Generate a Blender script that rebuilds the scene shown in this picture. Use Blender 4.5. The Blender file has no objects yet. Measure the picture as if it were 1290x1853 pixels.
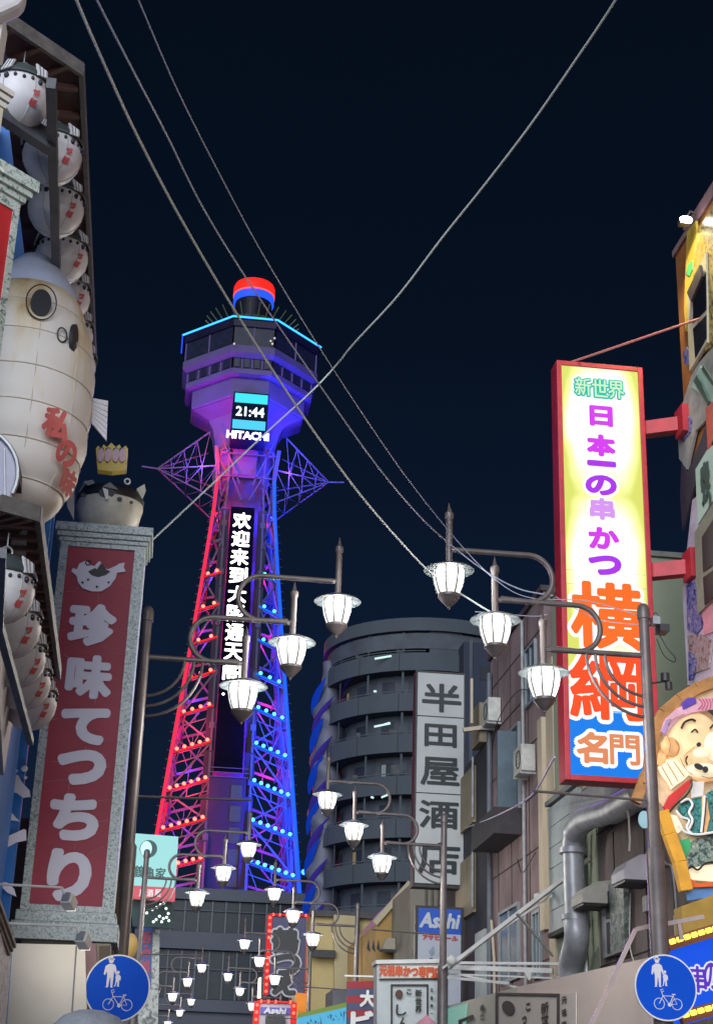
import bpy, math, random
from mathutils import Vector, Matrix
random.seed(7)
sc = bpy.context.scene
COL = sc.collection
# ------------------------------------------------------------------ camera
PITCH, YAW, ROLL, EYE = math.radians(22.1714), math.radians(6.6846), math.radians(1.9), 1.5
fw = Vector((math.sin(YAW)*math.cos(PITCH), math.cos(YAW)*math.cos(PITCH), math.sin(PITCH)))
rt0 = fw.cross(Vector((0, 0, 1))).normalized(); up0 = rt0.cross(fw)
rt = rt0*math.cos(ROLL)+up0*math.sin(ROLL); up = up0*math.cos(ROLL)-rt0*math.sin(ROLL)
FPX = 2750.0
cam_d = bpy.data.cameras.new('camera'); cam = bpy.data.objects.new('camera', cam_d); COL.objects.link(cam)
m4 = Matrix((rt, up, -fw)).transposed().to_4x4(); m4.translation = (0, 0, EYE); cam.matrix_world = m4
cam_d.sensor_fit = 'VERTICAL'; cam_d.sensor_height = 24.0; cam_d.lens = 24.0*FPX/1853.0
cam_d.clip_start = 0.05; cam_d.clip_end = 2000
sc.camera = cam
# ------------------------------------------------------------------ night sky
w = bpy.data.worlds.new('World'); sc.world = w; w.use_nodes = True
nt = w.node_tree; nt.nodes.clear()
out = nt.nodes.new('ShaderNodeOutputWorld'); bg = nt.nodes.new('ShaderNodeBackground')
tc = nt.nodes.new('ShaderNodeTexCoord'); sep = nt.nodes.new('ShaderNodeSeparateXYZ'); ramp = nt.nodes.new('ShaderNodeValToRGB')
nt.links.new(tc.outputs['Generated'], sep.inputs[0]); nt.links.new(sep.outputs['Z'], ramp.inputs[0])
nt.links.new(ramp.outputs[0], bg.inputs[0]); nt.links.new(bg.outputs[0], out.inputs[0])
cr = ramp.color_ramp
cr.elements[0].position = 0.0; cr.elements[0].color = (0.0068, 0.0145, 0.035, 1)
cr.elements[1].position = 0.75; cr.elements[1].color = (0.0016, 0.0040, 0.0098, 1)
e_ = cr.elements.new(0.3); e_.color = (0.0040, 0.0098, 0.027, 1)
e_ = cr.elements.new(0.5); e_.color = (0.0020, 0.0053, 0.0132, 1)
bg.inputs[1].default_value = 1.0
# added fill for unseen street light behind the viewer: one very soft sun lamp
sd = bpy.data.lights.new('sun', 'SUN'); sd.energy = 4.8; sd.angle = math.radians(55); sd.color = (0.86, 0.92, 1.0)
so = bpy.data.objects.new('sun', sd); COL.objects.link(so)
so.rotation_euler = Vector((0.33, 0.91, -0.15)).to_track_quat('-Z', 'Y').to_euler()
sc.view_settings.view_transform = 'Standard'; sc.view_settings.look = 'None'; sc.view_settings.gamma = 1
sc.view_settings.exposure = 0.0; sc.view_settings.use_curve_mapping = False
sc.render.engine = 'CYCLES'
sc.cycles.use_denoising = True
sc.cycles.max_bounces = 6; sc.cycles.diffuse_bounces = 3; sc.cycles.glossy_bounces = 2; sc.cycles.transmission_bounces = 2
sc.cycles.sample_clamp_indirect = 4.0; sc.cycles.sample_clamp_direct = 12.0

# ------------------------------------------------------------------ helpers
def at(x, y, Y):                       # point seen at photo pixel (x,y) at world depth Y
    d = rt*((x-645)/FPX)-up*((y-926.5)/FPX)+fw
    t = Y/d.y
    return Vector((0, 0, EYE))+d*t
def atX(x, y, X):
    d = rt*((x-645)/FPX)-up*((y-926.5)/FPX)+fw
    return Vector((0, 0, EYE))+d*(X/d.x)
def atZ(x, y, Z):
    d = rt*((x-645)/FPX)-up*((y-926.5)/FPX)+fw
    return Vector((0, 0, EYE))+d*((Z-EYE)/d.z)

MATS = {}
def M(name, col, rough=.65, var=.18, scale=3.0, metal=0.0, emit=None, es=1.0, bump=0.0, streak=0.0, spec=None):
    if name in MATS: return MATS[name]
    m = bpy.data.materials.new(name); m.use_nodes = True
    n = m.node_tree.nodes; l = m.node_tree.links
    b = n['Principled BSDF']; b.inputs['Roughness'].default_value = rough; b.inputs['Metallic'].default_value = metal
    if spec is not None: b.inputs['Specular IOR Level'].default_value = spec
    tcn = n.new('ShaderNodeTexCoord'); mp = n.new('ShaderNodeMapping'); l.new(tcn.outputs['Object'], mp.inputs[0])
    nz = n.new('ShaderNodeTexNoise'); nz.inputs['Scale'].default_value = scale; nz.inputs['Detail'].default_value = 6; nz.inputs['Roughness'].default_value = .62
    if streak: mp.inputs['Scale'].default_value = (1, 1, streak)
    l.new(mp.outputs[0], nz.inputs['Vector'])
    rp = n.new('ShaderNodeValToRGB'); e = rp.color_ramp.elements
    e[0].position = .3; e[1].position = .7
    e[0].color = tuple(max(0, c*(1-var)) for c in col)+(1,); e[1].color = tuple(min(1, c*(1+var)) for c in col)+(1,)
    l.new(nz.outputs['Fac'], rp.inputs[0]); l.new(rp.outputs[0], b.inputs['Base Color'])
    if emit is not None:
        b.inputs['Emission Color'].default_value = tuple(emit)+(1,); b.inputs['Emission Strength'].default_value = es
    if bump:
        bp = n.new('ShaderNodeBump'); bp.inputs['Strength'].default_value = bump; bp.inputs['Distance'].default_value = .02
        l.new(nz.outputs['Fac'], bp.inputs['Height']); l.new(bp.outputs[0], b.inputs['Normal'])
    MATS[name] = m; return m
def granite(name, cols, scale=28.0):
    m = bpy.data.materials.new(name); m.use_nodes = True
    n = m.node_tree.nodes; l = m.node_tree.links; b = n['Principled BSDF']; b.inputs['Roughness'].default_value = .35
    tcn = n.new('ShaderNodeTexCoord'); nz = n.new('ShaderNodeTexNoise'); nz.inputs['Scale'].default_value = scale; nz.inputs['Detail'].default_value = 4; nz.inputs['Distortion'].default_value = 1.2
    l.new(tcn.outputs['Object'], nz.inputs['Vector']); rp = n.new('ShaderNodeValToRGB')
    el = rp.color_ramp.elements
    ps = [.36, .46, .52, .6, .68]
    el[0].position = ps[0]; el[0].color = cols[0]+(1,); el[1].position = ps[-1]; el[1].color = cols[-1]+(1,)
    for p, c in list(zip(ps, cols))[1:-1]:
        q = el.new(p); q.color = c+(1,)
    l.new(nz.outputs['Fac'], rp.inputs[0]); l.new(rp.outputs[0], b.inputs['Base Color'])
    MATS[name] = m; return m

class MB:
    def __init__(s): s.v = []; s.f = []
    def add(s, vs, fs):
        o = len(s.v); s.v += [Vector(p) for p in vs]; s.f += [tuple(i+o for i in f) for f in fs]; return s
    def box(s, x0, y0, z0, x1, y1, z1):
        return s.add([(x0,y0,z0),(x1,y0,z0),(x1,y1,z0),(x0,y1,z0),(x0,y0,z1),(x1,y0,z1),(x1,y1,z1),(x0,y1,z1)],
                     [(0,3,2,1),(4,5,6,7),(0,1,5,4),(1,2,6,5),(2,3,7,6),(3,0,4,7)])
    def bar(s, a, b, w=.1, h=None, upv=(0,0,1)):
        a = Vector(a); b = Vector(b); h = h or w; d = (b-a).normalized(); u = Vector(upv)
        if abs(d.dot(u)) > .97: u = Vector((0,1,0))
        x = d.cross(u).normalized()*w/2; y = x.cross(d).normalized()*h/2
        vs = [a-x-y, a+x-y, a+x+y, a-x+y, b-x-y, b+x-y, b+x+y, b-x+y]
        return s.add(vs, [(3,2,1,0),(4,5,6,7),(0,1,5,4),(1,2,6,5),(2,3,7,6),(3,0,4,7)])
    def tube(s, pts, r, n=8):
        pts = [Vector(p) for p in pts]; k = len(pts)
        rs = r if isinstance(r, (list, tuple)) else [r]*k
        d = (pts[1]-pts[0]).normalized(); u = Vector((0,0,1)) if abs(d.z) < .9 else Vector((0,1,0))
        x = d.cross(u).normalized(); base = len(s.v)
        for i, p in enumerate(pts):
            t = (pts[min(i+1,k-1)]-pts[max(i-1,0)]).normalized()
            x = (x-t*x.dot(t)).normalized(); y = t.cross(x)
            for j in range(n):
                a = 2*math.pi*j/n; s.v.append(p+(x*math.cos(a)+y*math.sin(a))*rs[i])
        for i in range(k-1):
            for j in range(n):
                q = base+i*n; s.f.append((q+j, q+(j+1)%n, q+n+(j+1)%n, q+n+j))
        s.f.append(tuple(base+j for j in reversed(range(n)))); s.f.append(tuple(base+(k-1)*n+j for j in range(n)))
        return s
    def lathe(s, c, prof, n=20, a0=0, a1=2*math.pi, sx=1, sy=1):
        c = Vector(c); full = abs(a1-a0-2*math.pi) < 1e-6; base = len(s.v); m = n if full else n+1
        for r, z in prof:
            for j in range(m):
                a = a0+(a1-a0)*j/n; s.v.append(c+Vector((r*math.cos(a)*sx, r*math.sin(a)*sy, z)))
        for i in range(len(prof)-1):
            for j in range(n):
                j2 = (j+1) % m; q = base+i*m; s.f.append((q+j, q+j2, q+m+j2, q+m+j))
        return s
    def ball(s, c, r, n=12, m=8, sc_=(1,1,1)):
        prof = [(max(1e-4, r*math.sin(math.pi*i/m)), -r*math.cos(math.pi*i/m)*sc_[2]) for i in range(m+1)]
        return s.lathe(c, prof, n, sx=sc_[0], sy=sc_[1])
    def extr(s, poly, d):
        poly = [Vector(p) for p in poly]; d = Vector(d); k = len(poly); o = len(s.v)
        s.v += poly+[p+d for p in poly]
        s.f.append(tuple(o+i for i in range(k))); s.f.append(tuple(o+k+i for i in reversed(range(k))))
        for i in range(k): s.f.append((o+i, o+k+i, o+k+(i+1)%k, o+(i+1)%k))
        return s
    def frame(s, x0, z0, x1, z1, y0, y1, t):       # rectangular frame facing -Y
        s.box(x0, y0, z0, x0+t, y1, z1); s.box(x1-t, y0, z0, x1, y1, z1)
        s.box(x0+t, y0, z0, x1-t, y1, z0+t); s.box(x0+t, y0, z1-t, x1-t, y1, z1); return s
    def xf(s, mat):
        s.v = [mat @ p for p in s.v]; return s
    def build(s, name, mat, parent=None, smooth=False, org=None, kind=None, label=None, bevel=0):
        o0 = Vector(org) if org is not None else (world_org(parent) if parent else Vector((0,0,0)))
        me = bpy.data.meshes.new(name); me.from_pydata([tuple(p-o0) for p in s.v], [], s.f); me.update()
        me.materials.append(mat)
        if smooth:
            me.polygons.foreach_set('use_smooth', [True]*len(me.polygons))
            try: me.set_sharp_from_angle(angle=math.radians(40))
            except Exception: pass
        o = bpy.data.objects.new(name, me); COL.objects.link(o)
        if parent: o.parent = parent
        elif org is not None: o.location = o0
        if kind: o['kind'] = kind
        if label: o['label'] = label
        if bevel:
            b = o.modifiers.new('bevel', 'BEVEL'); b.width = bevel; b.segments = 2; b.limit_method = 'ANGLE'
        return o
ORG = {}
def world_org(o):
    r = Vector((0,0,0))
    while o: r += Vector(ORG.get(o.name, (0,0,0))); o = o.parent
    return r
def thing(name, label, cat, loc=(0,0,0), group=None):
    o = bpy.data.objects.new(name, None); COL.objects.link(o); o.location = loc; o.empty_display_size = .2
    ORG[o.name] = tuple(loc); o['label'] = label; o['category'] = cat
    if group: o['group'] = group
    return o
def tag(o, label, cat, group=None):
    o['label'] = label; o['category'] = cat
    if group: o['group'] = group
    return o
def struct(o): o['kind'] = 'structure'; return o
KIDS = {}
def copy_tree(o, parent=None, kids=None):
    c = o.copy(); COL.objects.link(c); c.parent = parent
    for ch in [x for x in bpy.data.objects if x.parent == o]: copy_tree(ch, c)
    return c
def lamp(name, kind, loc, energy, color, parent, size=.2, aim=None, spot=60, blend=.5):
    d = bpy.data.lights.new(name, kind); d.energy = energy; d.color = color
    if kind == 'POINT': d.shadow_soft_size = size
    if kind == 'SPOT': d.spot_size = math.radians(spot); d.spot_blend = blend; d.shadow_soft_size = size
    o = bpy.data.objects.new(name, d); COL.objects.link(o); o.location = Vector(loc)-(world_org(parent) if parent else Vector())
    if parent: o.parent = parent
    if aim is not None: o.rotation_euler = (Vector(aim)-Vector(loc)).to_track_quat('-Z', 'Y').to_euler()
    return o
# ---- lettering: real glyph outlines turned into flat raised meshes
GL = {}
def glyph(ch):
    k = ch
    if k not in GL:
        c = bpy.data.curves.new('glyph', 'FONT'); c.body = ch; c.resolution_u = 4 if ch in 'てっちりの日本一つか名' else 2; c.fill_mode = 'FRONT'
        o = bpy.data.objects.new('glyph', c); COL.objects.link(o)
        dg = bpy.context.evaluated_depsgraph_get(); me = bpy.data.meshes.new_from_object(o.evaluated_get(dg))
        vs = [(v.co.x, v.co.y) for v in me.vertices]; fs = [tuple(p.vertices) for p in me.polygons]
        bpy.data.objects.remove(o); bpy.data.curves.remove(c); bpy.data.meshes.remove(me)
        GL[k] = (vs, fs)
    return GL[k]
def text(ch, c, w, h, mat, parent, bold=0.0, right=(1,0,0), upv=(0,0,1), name='character', raise_=0.0, shear=0.0, kind=None, n=10):
    """one glyph or word centred at c, fitted in w x h in the plane (right, upv); bold = stroke swelling in metres"""
    vs, fs = glyph(ch); ref = vs
    if not vs: return None
    x0 = min(p[0] for p in ref); x1 = max(p[0] for p in ref); y0 = min(p[1] for p in ref); y1 = max(p[1] for p in ref)
    R_ = Vector(right).normalized(); U_ = Vector(upv).normalized(); N_ = R_.cross(U_)
    c = Vector(c)+N_*raise_; mb = MB()
    sx = w/max(1e-6, x1-x0); sy = h/max(1e-6, y1-y0)
    if len(ch) == 1 and (x1-x0)/(y1-y0) < .45: sx = min(sx, sy)
    if len(ch) == 1 and (y1-y0)/(x1-x0) < .3: sy = min(sy, sx*1.3)
    sh_ = [(0, 0)]+([(bold*math.cos(2*math.pi*k/n), bold*math.sin(2*math.pi*k/n)) for k in range(n)] if bold else [])
    step = max(.0002, min(.004, h*.0006))
    for i, (dx, dy) in enumerate(sh_):
        mb.add([c+N_*step*i+R_*((p[0]-(x0+x1)/2)*sx+shear*(p[1]-(y0+y1)/2)*sy+dx)+U_*((p[1]-(y0+y1)/2)*sy+dy) for p in vs], fs)
    return mb.build(name, mat, parent, kind=kind)
def spline(pts, k=10):
    pts = [Vector(p) for p in pts]; P = [pts[0]*2-pts[1]]+pts+[pts[-1]*2-pts[-2]]; o = []
    for i in range(1, len(P)-2):
        a, b, c, d = P[i-1:i+3]
        for j in range(k):
            t = j/k; o.append(.5*((2*b)+(c-a)*t+(2*a-5*b+4*c-d)*t*t+(3*b-a-3*c+d)*t**3))
    return o+[pts[-1]]

# ------------------------------------------------------------------ materials
STEEL = M('dark_brown_painted_steel', (.13, .11, .11), .4, .25, 4, metal=.2)
STEEL2 = M('galvanised_steel', (.32, .33, .35), .4, .2, 6, metal=.5)
WHITE = M('white_paint', (.72, .71, .69), .5, .08, 5)
BLACK = M('black_paint', (.012, .012, .016), .5, .3, 5)
def opal():
    m = bpy.data.materials.new('lit_opal_glass'); m.use_nodes = True; n = m.node_tree.nodes; l = m.node_tree.links; n.clear()
    o = n.new('ShaderNodeOutputMaterial'); mx = n.new('ShaderNodeMixShader'); tr = n.new('ShaderNodeBsdfTransparent'); em = n.new('ShaderNodeEmission')
    tcn = n.new('ShaderNodeTexCoord'); sp = n.new('ShaderNodeSeparateXYZ'); mr = n.new('ShaderNodeMapRange'); l.new(tcn.outputs['Generated'], sp.inputs[0]); l.new(sp.outputs['Z'], mr.inputs[0])
    mr.inputs['To Min'].default_value = 1.35; mr.inputs['To Max'].default_value = 3.2; l.new(mr.outputs[0], em.inputs['Strength'])
    em.inputs['Color'].default_value = (1, .975, .92, 1); mx.inputs[0].default_value = .55
    l.new(tr.outputs[0], mx.inputs[1]); l.new(em.outputs[0], mx.inputs[2]); l.new(mx.outputs[0], o.inputs[0]); MATS['opal'] = m; return m
GLASSW = opal()
CAPM = M('lamp_cap_enamel', (.045, .055, .062), .45, .15, 6)
REDSIGN = M('crimson_panel_paint', (.32, .024, .055), .55, .12, 1.6, bump=.05)
GRAN = granite('grey_green_granite', [(.13,.19,.19), (.30,.38,.38), (.46,.51,.51), (.36,.44,.44), (.60,.64,.64)], 34)
GRANL = granite('pale_granite', [(.12,.2,.18), (.42,.5,.48), (.62,.66,.64), (.4,.5,.47), (.78,.8,.78)], 30)
LILAC = M('lilac_white_paint', (.66, .64, .76), .5, .05, 3)
BLUE = M('bright_blue_paint', (.008, .13, .46), .5, .3, 1.2, streak=.5)
BLUEL = M('light_blue_paint', (.05, .26, .68), .5, .12, 2)
BROWNW = M('brown_stained_wood', (.17, .09, .085), .6, .35, 3, bump=.1)
CREAMW = M('cream_wall', (.50, .42, .31), .75, .12, 1.5, bump=.05, streak=.3)
CONC = M('grey_concrete', (.20, .21, .22), .85, .15, .8, bump=.1, streak=.4)
GLASSD = M('dark_window_glass', (.010, .013, .020), .35, .3, 2, spec=.2)
ASPH = M('asphalt', (.05, .05, .052), .9, .3, 3, bump=.2)
PAVE = M('grey_paving_stone', (.22, .21, .2), .8, .2, 2)
TSTEEL = M('pale_grey_tower_steel', (.05, .05, .07), .55, .12, .6, spec=.1)
TWALL = M('grey_tower_cladding', (.022, .016, .032), .6, .15, .25, streak=.3, spec=.08)
def E(name, col, s, base=None): return M(name, base or tuple(min(1, c*.05) for c in col), .5, .03, 3, emit=col, es=s, spec=.1)
ERED = E('red_led', (1, .13, .08), 5); EBLUE = E('cyan_led', (.06, .42, 1), 5)

# ------------------------------------------------------------------ ground, road, pavements
struct(MB().add([(-900,-300,0),(900,-300,0),(900,1500,0),(-900,1500,0)], [(0,1,2,3)]).build('ground', ASPH))
struct(MB().add([(-.6,-40,.004),(5.4,-40,.004),(5.4,150,.004),(-.6,150,.004)], [(0,1,2,3)]).build('road', M('road_surface', (.09,.085,.08), .85, .2, 2, bump=.1)))
struct(MB().box(-1.9,-40,.0,-.6,150,.12).build('left_pavement', PAVE)); struct(MB().box(5.4,-40,0,8.0,150,.12).build('right_pavement', PAVE))

# ------------------------------------------------------------------ street lamps
def arc(cx, cz, r, a0, a1, n=10): return [Vector((cx+r*math.cos(math.radians(a0+(a1-a0)*i/n)), 0, cz+r*math.sin(math.radians(a0+(a1-a0)*i/n)))) for i in range(n+1)]
def street_lamp():
    t = thing('street_lamp', 'x', 'street lamp', (0,0,0), 'three-lantern street lamps along both sides of the street')
    p = MB().tube([(0,0,.12),(0,0,.5),(0,0,.52),(0,0,4.6),(0,0,4.64),(0,0,7.42)], [.16,.16,.115,.105,.075,.062], 14)
    p.build('pole', STEEL, t, True)
    MB().lathe((0,0,0), [(.001,7.64),(.035,7.635),(.062,7.61),(.075,7.57),(.078,7.50),(.078,7.44),(.066,7.43),(.066,7.40)], 14).build('pole_cap', STEEL, t, True)
    zs = [6.97, 7.56, 8.17]; xs = [-1.27, -1.86, -2.43]
    for i in range(3):
        z = zs[i]
        if i == 0: pts = [(0,0,z),(xs[0],0,z)]
        else:
            R_ = (zs[i]-zs[i-1])/2; cx = -1.27-.59*(i-1)+.42
            pts = [Vector((xs[i],0,z))]+arc(cx, zs[i-1]+R_, R_, 90, -90, 14)+[Vector((cx-.35,0,zs[i-1]+.02))]
            pts = [q for q in pts]
        MB().tube(pts, .034, 10).build('arm', STEEL, t, True)
        x = xs[i]; top = [7.47, 8.12, 8.79][i]; cap = [6.69, 7.31, 7.91][i]
        MB().tube([(x,0,cap+.05),(x,0,top-.22),(x,0,top-.2),(x,0,top-.14),(x,0,top-.12),(x,0,top)], [.042,.042,.055,.055,.03,.003], 10).build('stem', STEEL, t, True)
        c = MB().lathe((x,0,cap), [(.05,.085),(.10,.07),(.17,.05),(.29,.0),(.31,-.02),(.29,-.025),(.2,.0),(.17,.01)], 28).build('lantern_cap', CAPM, t, True)
        MB().lathe((x,0,cap), [(.165,.01),(.186,-.02),(.19,-.09),(.172,-.19),(.138,-.29),(.112,-.345)], 24).build('glass', GLASSW, c, True)
        lamp('lantern_bulb', 'POINT', (x, 0, cap-.13), 260, (1, .96, .88), c, .05)
        rb = MB()
        for k in range(8):
            a = math.pi*(k+.5)/4
            rb.tube([(x+rr*math.cos(a), rr*math.sin(a), cap+zz) for rr, zz in [(.17,.015),(.193,-.02),(.197,-.09),(.179,-.19),(.145,-.29),(.118,-.345)]], .0095, 5)
        rb.build('glass_ribs', CAPM, c, kind='stuff')
        MB().lathe((x,0,cap), [(.115,-.325),(.138,-.33),(.138,-.36),(.115,-.385),(.095,-.41),(.04,-.47),(.018,-.485),(.02,-.5),(.001,-.52)], 20).build('bottom_cone', STEEL, c, True)
    for k, (x0, zz) in enumerate([(-.74,6.20),(-.63,6.33),(-.51,6.46)]):
        # quarter curve from the lowest arm down to the pole
        pts = [Vector((x0*(math.cos(math.radians(a))), 0, 6.95-(6.95-zz)*math.sin(math.radians(a)))) for a in range(0, 91, 9)]
        MB().tube(pts, .02, 8).build('brace', STEEL, t, True)
    MB().tube([(0,0,5.2),(-1.45,0,5.24)], .016, 8).build('banner_rod', STEEL, t, True)
    return t
LAMP0 = street_lamp()
lamps = [  # x, y, mirrored, label
 (5.65,17.2,0,'nearest street lamp on the right, its lanterns in front of the big lit yellow sign'),
 (5.65,30.9,0,'second street lamp on the right, its pole crossing the white and black liquor sign'),
 (5.65,44.6,0,'third street lamp on the right, its lanterns above the red bulb framed navy sign'),
 (5.65,57.7,0,'fourth street lamp on the right, far off, lanterns beside the red bulb framed navy sign'),
 (5.65,71.5,0,'farthest street lamp on the right, tiny lanterns low over the street end'),
 (-.43,18.7,1,'nearest street lamp on the left, its lanterns in front of the lit tower'),
 (-.43,37.3,1,'second street lamp on the left, its pole crossing the pale cyan sign'),
 (-.43,68.0,1,'third street lamp on the left, small lanterns before the grey glass building'),
 (-.43,87.0,1,'farthest street lamp on the left, lowest and smallest lanterns near the picture bottom'),
 (5.65,3.5,0,'street lamp on the right beside the viewer, overhead and out of the picture'),
 (-.43,0.2,1,'street lamp on the left just behind the viewer, out of the picture'),
]
for i, (x, y, mir, lab) in enumerate(lamps):
    o = LAMP0 if i == 0 else copy_tree(LAMP0)
    o.location = (x, y, 0); o.rotation_euler = (random.uniform(-.006,.006), random.uniform(-.008,.008), (math.pi if mir else 0)+random.uniform(-.02,.02)); o['label'] = lab
bpy.context.view_layer.update()

# ------------------------------------------------------------------ the tower
TX, TY = 6.15, 172.7
tw = thing('observation_tower', 'tall steel observation tower lit red on its left and blue on its right', 'tower', (TX, TY, 0))
def interp(z, tab):
    for (a, b), (c, d) in zip(tab, tab[1:]):
        if z <= c: return b+(d-b)*max(0, (z-a))/(c-a)
    return tab[-1][1]
WT = [(0,11.0),(24,8.05),(37.5,6.75),(50,5.45),(63.5,4.15),(70,3.6),(74,3.4),(78,3.8),(81,5.1)]
W = lambda z: interp(z, WT)
WI = lambda z: min(2.3, W(z)-1.3)
def ctr(z): return TX+.25-.005*(z-50)
levels = [0, 8, 16, 21.5, 27.8, 32.2, 36.6, 40.9, 45.1, 49.2, 53.4, 57.5, 61.6, 66, 70, 74, 78]
for sx in (-1, 1):
    for sy in (-1, 1):
        leg = MB()
        def pt(z, a, b): return Vector((ctr(z)+sx*a, TY+sy*b, z))
        for z0, z1 in zip(levels, levels[1:]):
            for f in ('oo', 'io', 'oi'):
                A = lambda z: (W(z) if f[0] == 'o' else WI(z)); Bf = lambda z: (W(z) if f[1] == 'o' else WI(z))
                r = .30 if f == 'oo' else .16
                leg.bar(pt(z0, A(z0), Bf(z0)), pt(z1, A(z1), Bf(z1)), r*1.6)
        for k in range(48):
            z = 24+k*1.05; a = pt(z, W(z)+.1, W(z)); leg.bar(a, a+Vector((sx*.45, 0, 0)), .08)
            if k % 6 == 0: a = pt(z, WI(z), W(z)); leg.box(a.x-.3, a.y-.12, z-.35, a.x+.3, a.y+.12, z+.35)
        o = leg.build('leg', TSTEEL, tw)
        br = MB()
        for i, (z0, z1) in enumerate(zip(levels, levels[1:])):
            zm = (z0+z1)/2
            for face in (0, 1):
                sag = lambda z, u: z-1.5*u*min(1, (W(z)-WI(z))/4.5)
                q = (lambda z, u: pt(sag(z,u), WI(z)+(W(z)-WI(z))*u, W(z)-.6*u)) if face == 0 else (lambda z, u: pt(sag(z,u), W(z)-.6*u, WI(z)+(W(z)-WI(z))*u))
                br.bar(q(z0, 0 if i % 2 else 1), q(z1, 1 if i % 2 else 0), .20)
                if z0 < 44 and i % 2: br.bar(q(z0, .5), q(z1, 1), .10); br.bar(q(z0, .5), q(z1, 0), .10)
                br.bar(q(z1, 0), q(z1, 1), .24, .3)
                if z0 < 44: br.bar(q(z1-1.2, 0), q(z1-1.2, 1), .11); br.bar(q(z1-1.2,.5), q(z1,.5), .1)
        br.build('leg_bracing', TSTEEL, o, kind='stuff')
# led bulbs on the rungs
def bulb_row(z, sx, sy, n, mat, dz=.35):
    for k in range(n):
        u = (k+.5)/n; x = ctr(z)+sx*(WI(z)+(W(z)-WI(z))*u); y = TY+sy*(W(z)+.3-.6*u); zz_ = z-1.5*u*min(1, (W(z)-WI(z))/4.5)
        b = BULB[mat.name].copy(); COL.objects.link(b); b.parent = tw; b.location = (x-TX, y-TY, zz_+dz)
BULB = {}
for m in (ERED, EBLUE):
    b = MB().ball((0,0,0), .21, 8, 6).build('led_bulb', m, tw, org=(0,0,0)); BULB[m.name] = b; b.location = (-2, 2, 60)
fr = [z for z in (61.6,57.5,53.4,49.2,45.1,40.9,36.6,32.2,27.8)]
ns = [2,2,2,3,4,5,6,6,7]
for z, n in zip(fr, ns):
    bulb_row(z, -1, -1, n, ERED); bulb_row(z, 1, -1, n, EBLUE)
    sg = 1.5*min(1, (W(z)-WI(z))/4.5)
    for sx, mt in ((-1, E('red_glow_strip', (1,.006,.01), 1.2)), (1, E('blue_glow_strip', (.0,.14,1), 1.2))):
        MB().bar((ctr(z)+sx*WI(z), TY-W(z)-.22, z+.08), (ctr(z)+sx*W(z), TY-W(z)+.38, z+.08-sg), .2, .14).build('led_rail', mt, tw)
# floodlights inside the legs
RC, BC, PC = (1, .004, .014), (.005, .05, 1), (.45, .05, 1)
for z in (24, 31, 38, 46, 54, 62, 69):
    m_ = (W(z)+WI(z))/2
    k = (m_-1.5)/3
    lamp('red_floodlight', 'POINT', (ctr(z)-m_, TY-m_, z), 10000*k, RC, tw, .3)
    lamp('blue_floodlight', 'POINT', (ctr(z)+m_, TY-m_, z), 17000*k, BC, tw, .3)
    lamp('blue_floodlight', 'POINT', (ctr(z)-m_, TY+m_, z+2), 1500*k, BC, tw, .3)
    lamp('red_floodlight', 'POINT', (ctr(z)+m_, TY+m_, z+2), 1300*k, RC, tw, .3)
for z in (28, 35, 42):   # between the front legs, in front of the lift shaft
    lamp('red_floodlight', 'POINT', (ctr(z)-4.6, TY-W(z)-1.5, z), 2600, (1, .01, .10), tw, .3)
    lamp('blue_floodlight', 'POINT', (ctr(z)+4.6, TY-W(z)-1.5, z), 12000, BC, tw, .3)
# led strips down the outer legs
for sx, mt in ((-1, E('red_tube', (1, .02, .06), 1.25)), (1, E('blue_tube', (.005, .08, 1), 1.7))):
    MB().tube([(ctr(z)+sx*(W(z)+.02), TY-W(z)-.36, z) for z in (22,37.5,50,63.5,70,74)], .19, 6).build('led_strip', mt, tw)
# lift shaft, with panelled side walls
sh = MB().box(TX-2.0, TY-2.2, 0, TX+2.2, TY+2.2, 80).build('lift_shaft', TWALL, tw)
for sx in (-1, 1):
    for z0 in range(20, 70, 5):
        MB().box(TX+.12+sx*2.25-.55, TY-W(z0+5)-.5+(.35), z0+.04, TX+.12+sx*2.25+.55, TY-W(z0+5)-.15+(.35), z0+4.94).build('shaft_panel', TWALL, tw)
MB().box(TX-1.9, TY-7.4, 24, TX+2.1, TY-2.2, 37.0).build('lower_shaft', TWALL, tw)
for k in range(5): MB().box(TX+.5, TY-7.45, 25.2+k*2.3, TX+1.7, TY-7.4, 26.9+k*2.3).build('shaft_window', GLASSD, tw)
for k in range(3):
    MB().bar((TX-2.0, TY-7.6, 36.9+.5*k), (TX+2.3, TY-7.6, 36.9+.5*k), .08).build('rail', TSTEEL, tw)
# led message board: dark, text on the upper half
LB = MB().add([], [])
ya, yb = TY-W(70)-.9, TY-7.4
LB.add([(TX-1.55,yb,37.5),(TX+1.6,yb,37.5),(TX+1.35,ya,70),(TX-1.45,ya,70),(TX-1.55,yb+.5,37.5),(TX+1.6,yb+.5,37.5),(TX+1.35,ya+.5,70),(TX-1.45,ya+.5,70)],
       [(0,1,2,3),(7,6,5,4),(0,4,5,1),(1,5,6,2),(2,6,7,3),(3,7,4,0)])
lb = LB.build('message_board', M('black_led_board', (.003,.003,.006), .7, .2, 3, spec=0.0), tw)
EW = E('white_led', (1, .97, .92), 3.2)
upb = (Vector((0, ya, 70))-Vector((0, yb, 37.5))).normalized()
chs = '欢迎来到大阪通天阁'
for i, ch in enumerate(chs):
    z = 68.2-i*2.38; y = yb+(ya-yb)*(z-37.5)/32.5
    cx = at(439-17*(i/8), 925+33*i, y).x
    text(ch, (cx, y-.04, z), 2.0, 2.0, EW, lb, bold=.07, upv=upb)
text(':', (TX-1.0, yb+(ya-yb)*(47.2-37.5)/32.5-.04, 46.8), .35, 1.0, EW, lb, bold=.03, upv=upb)
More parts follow.
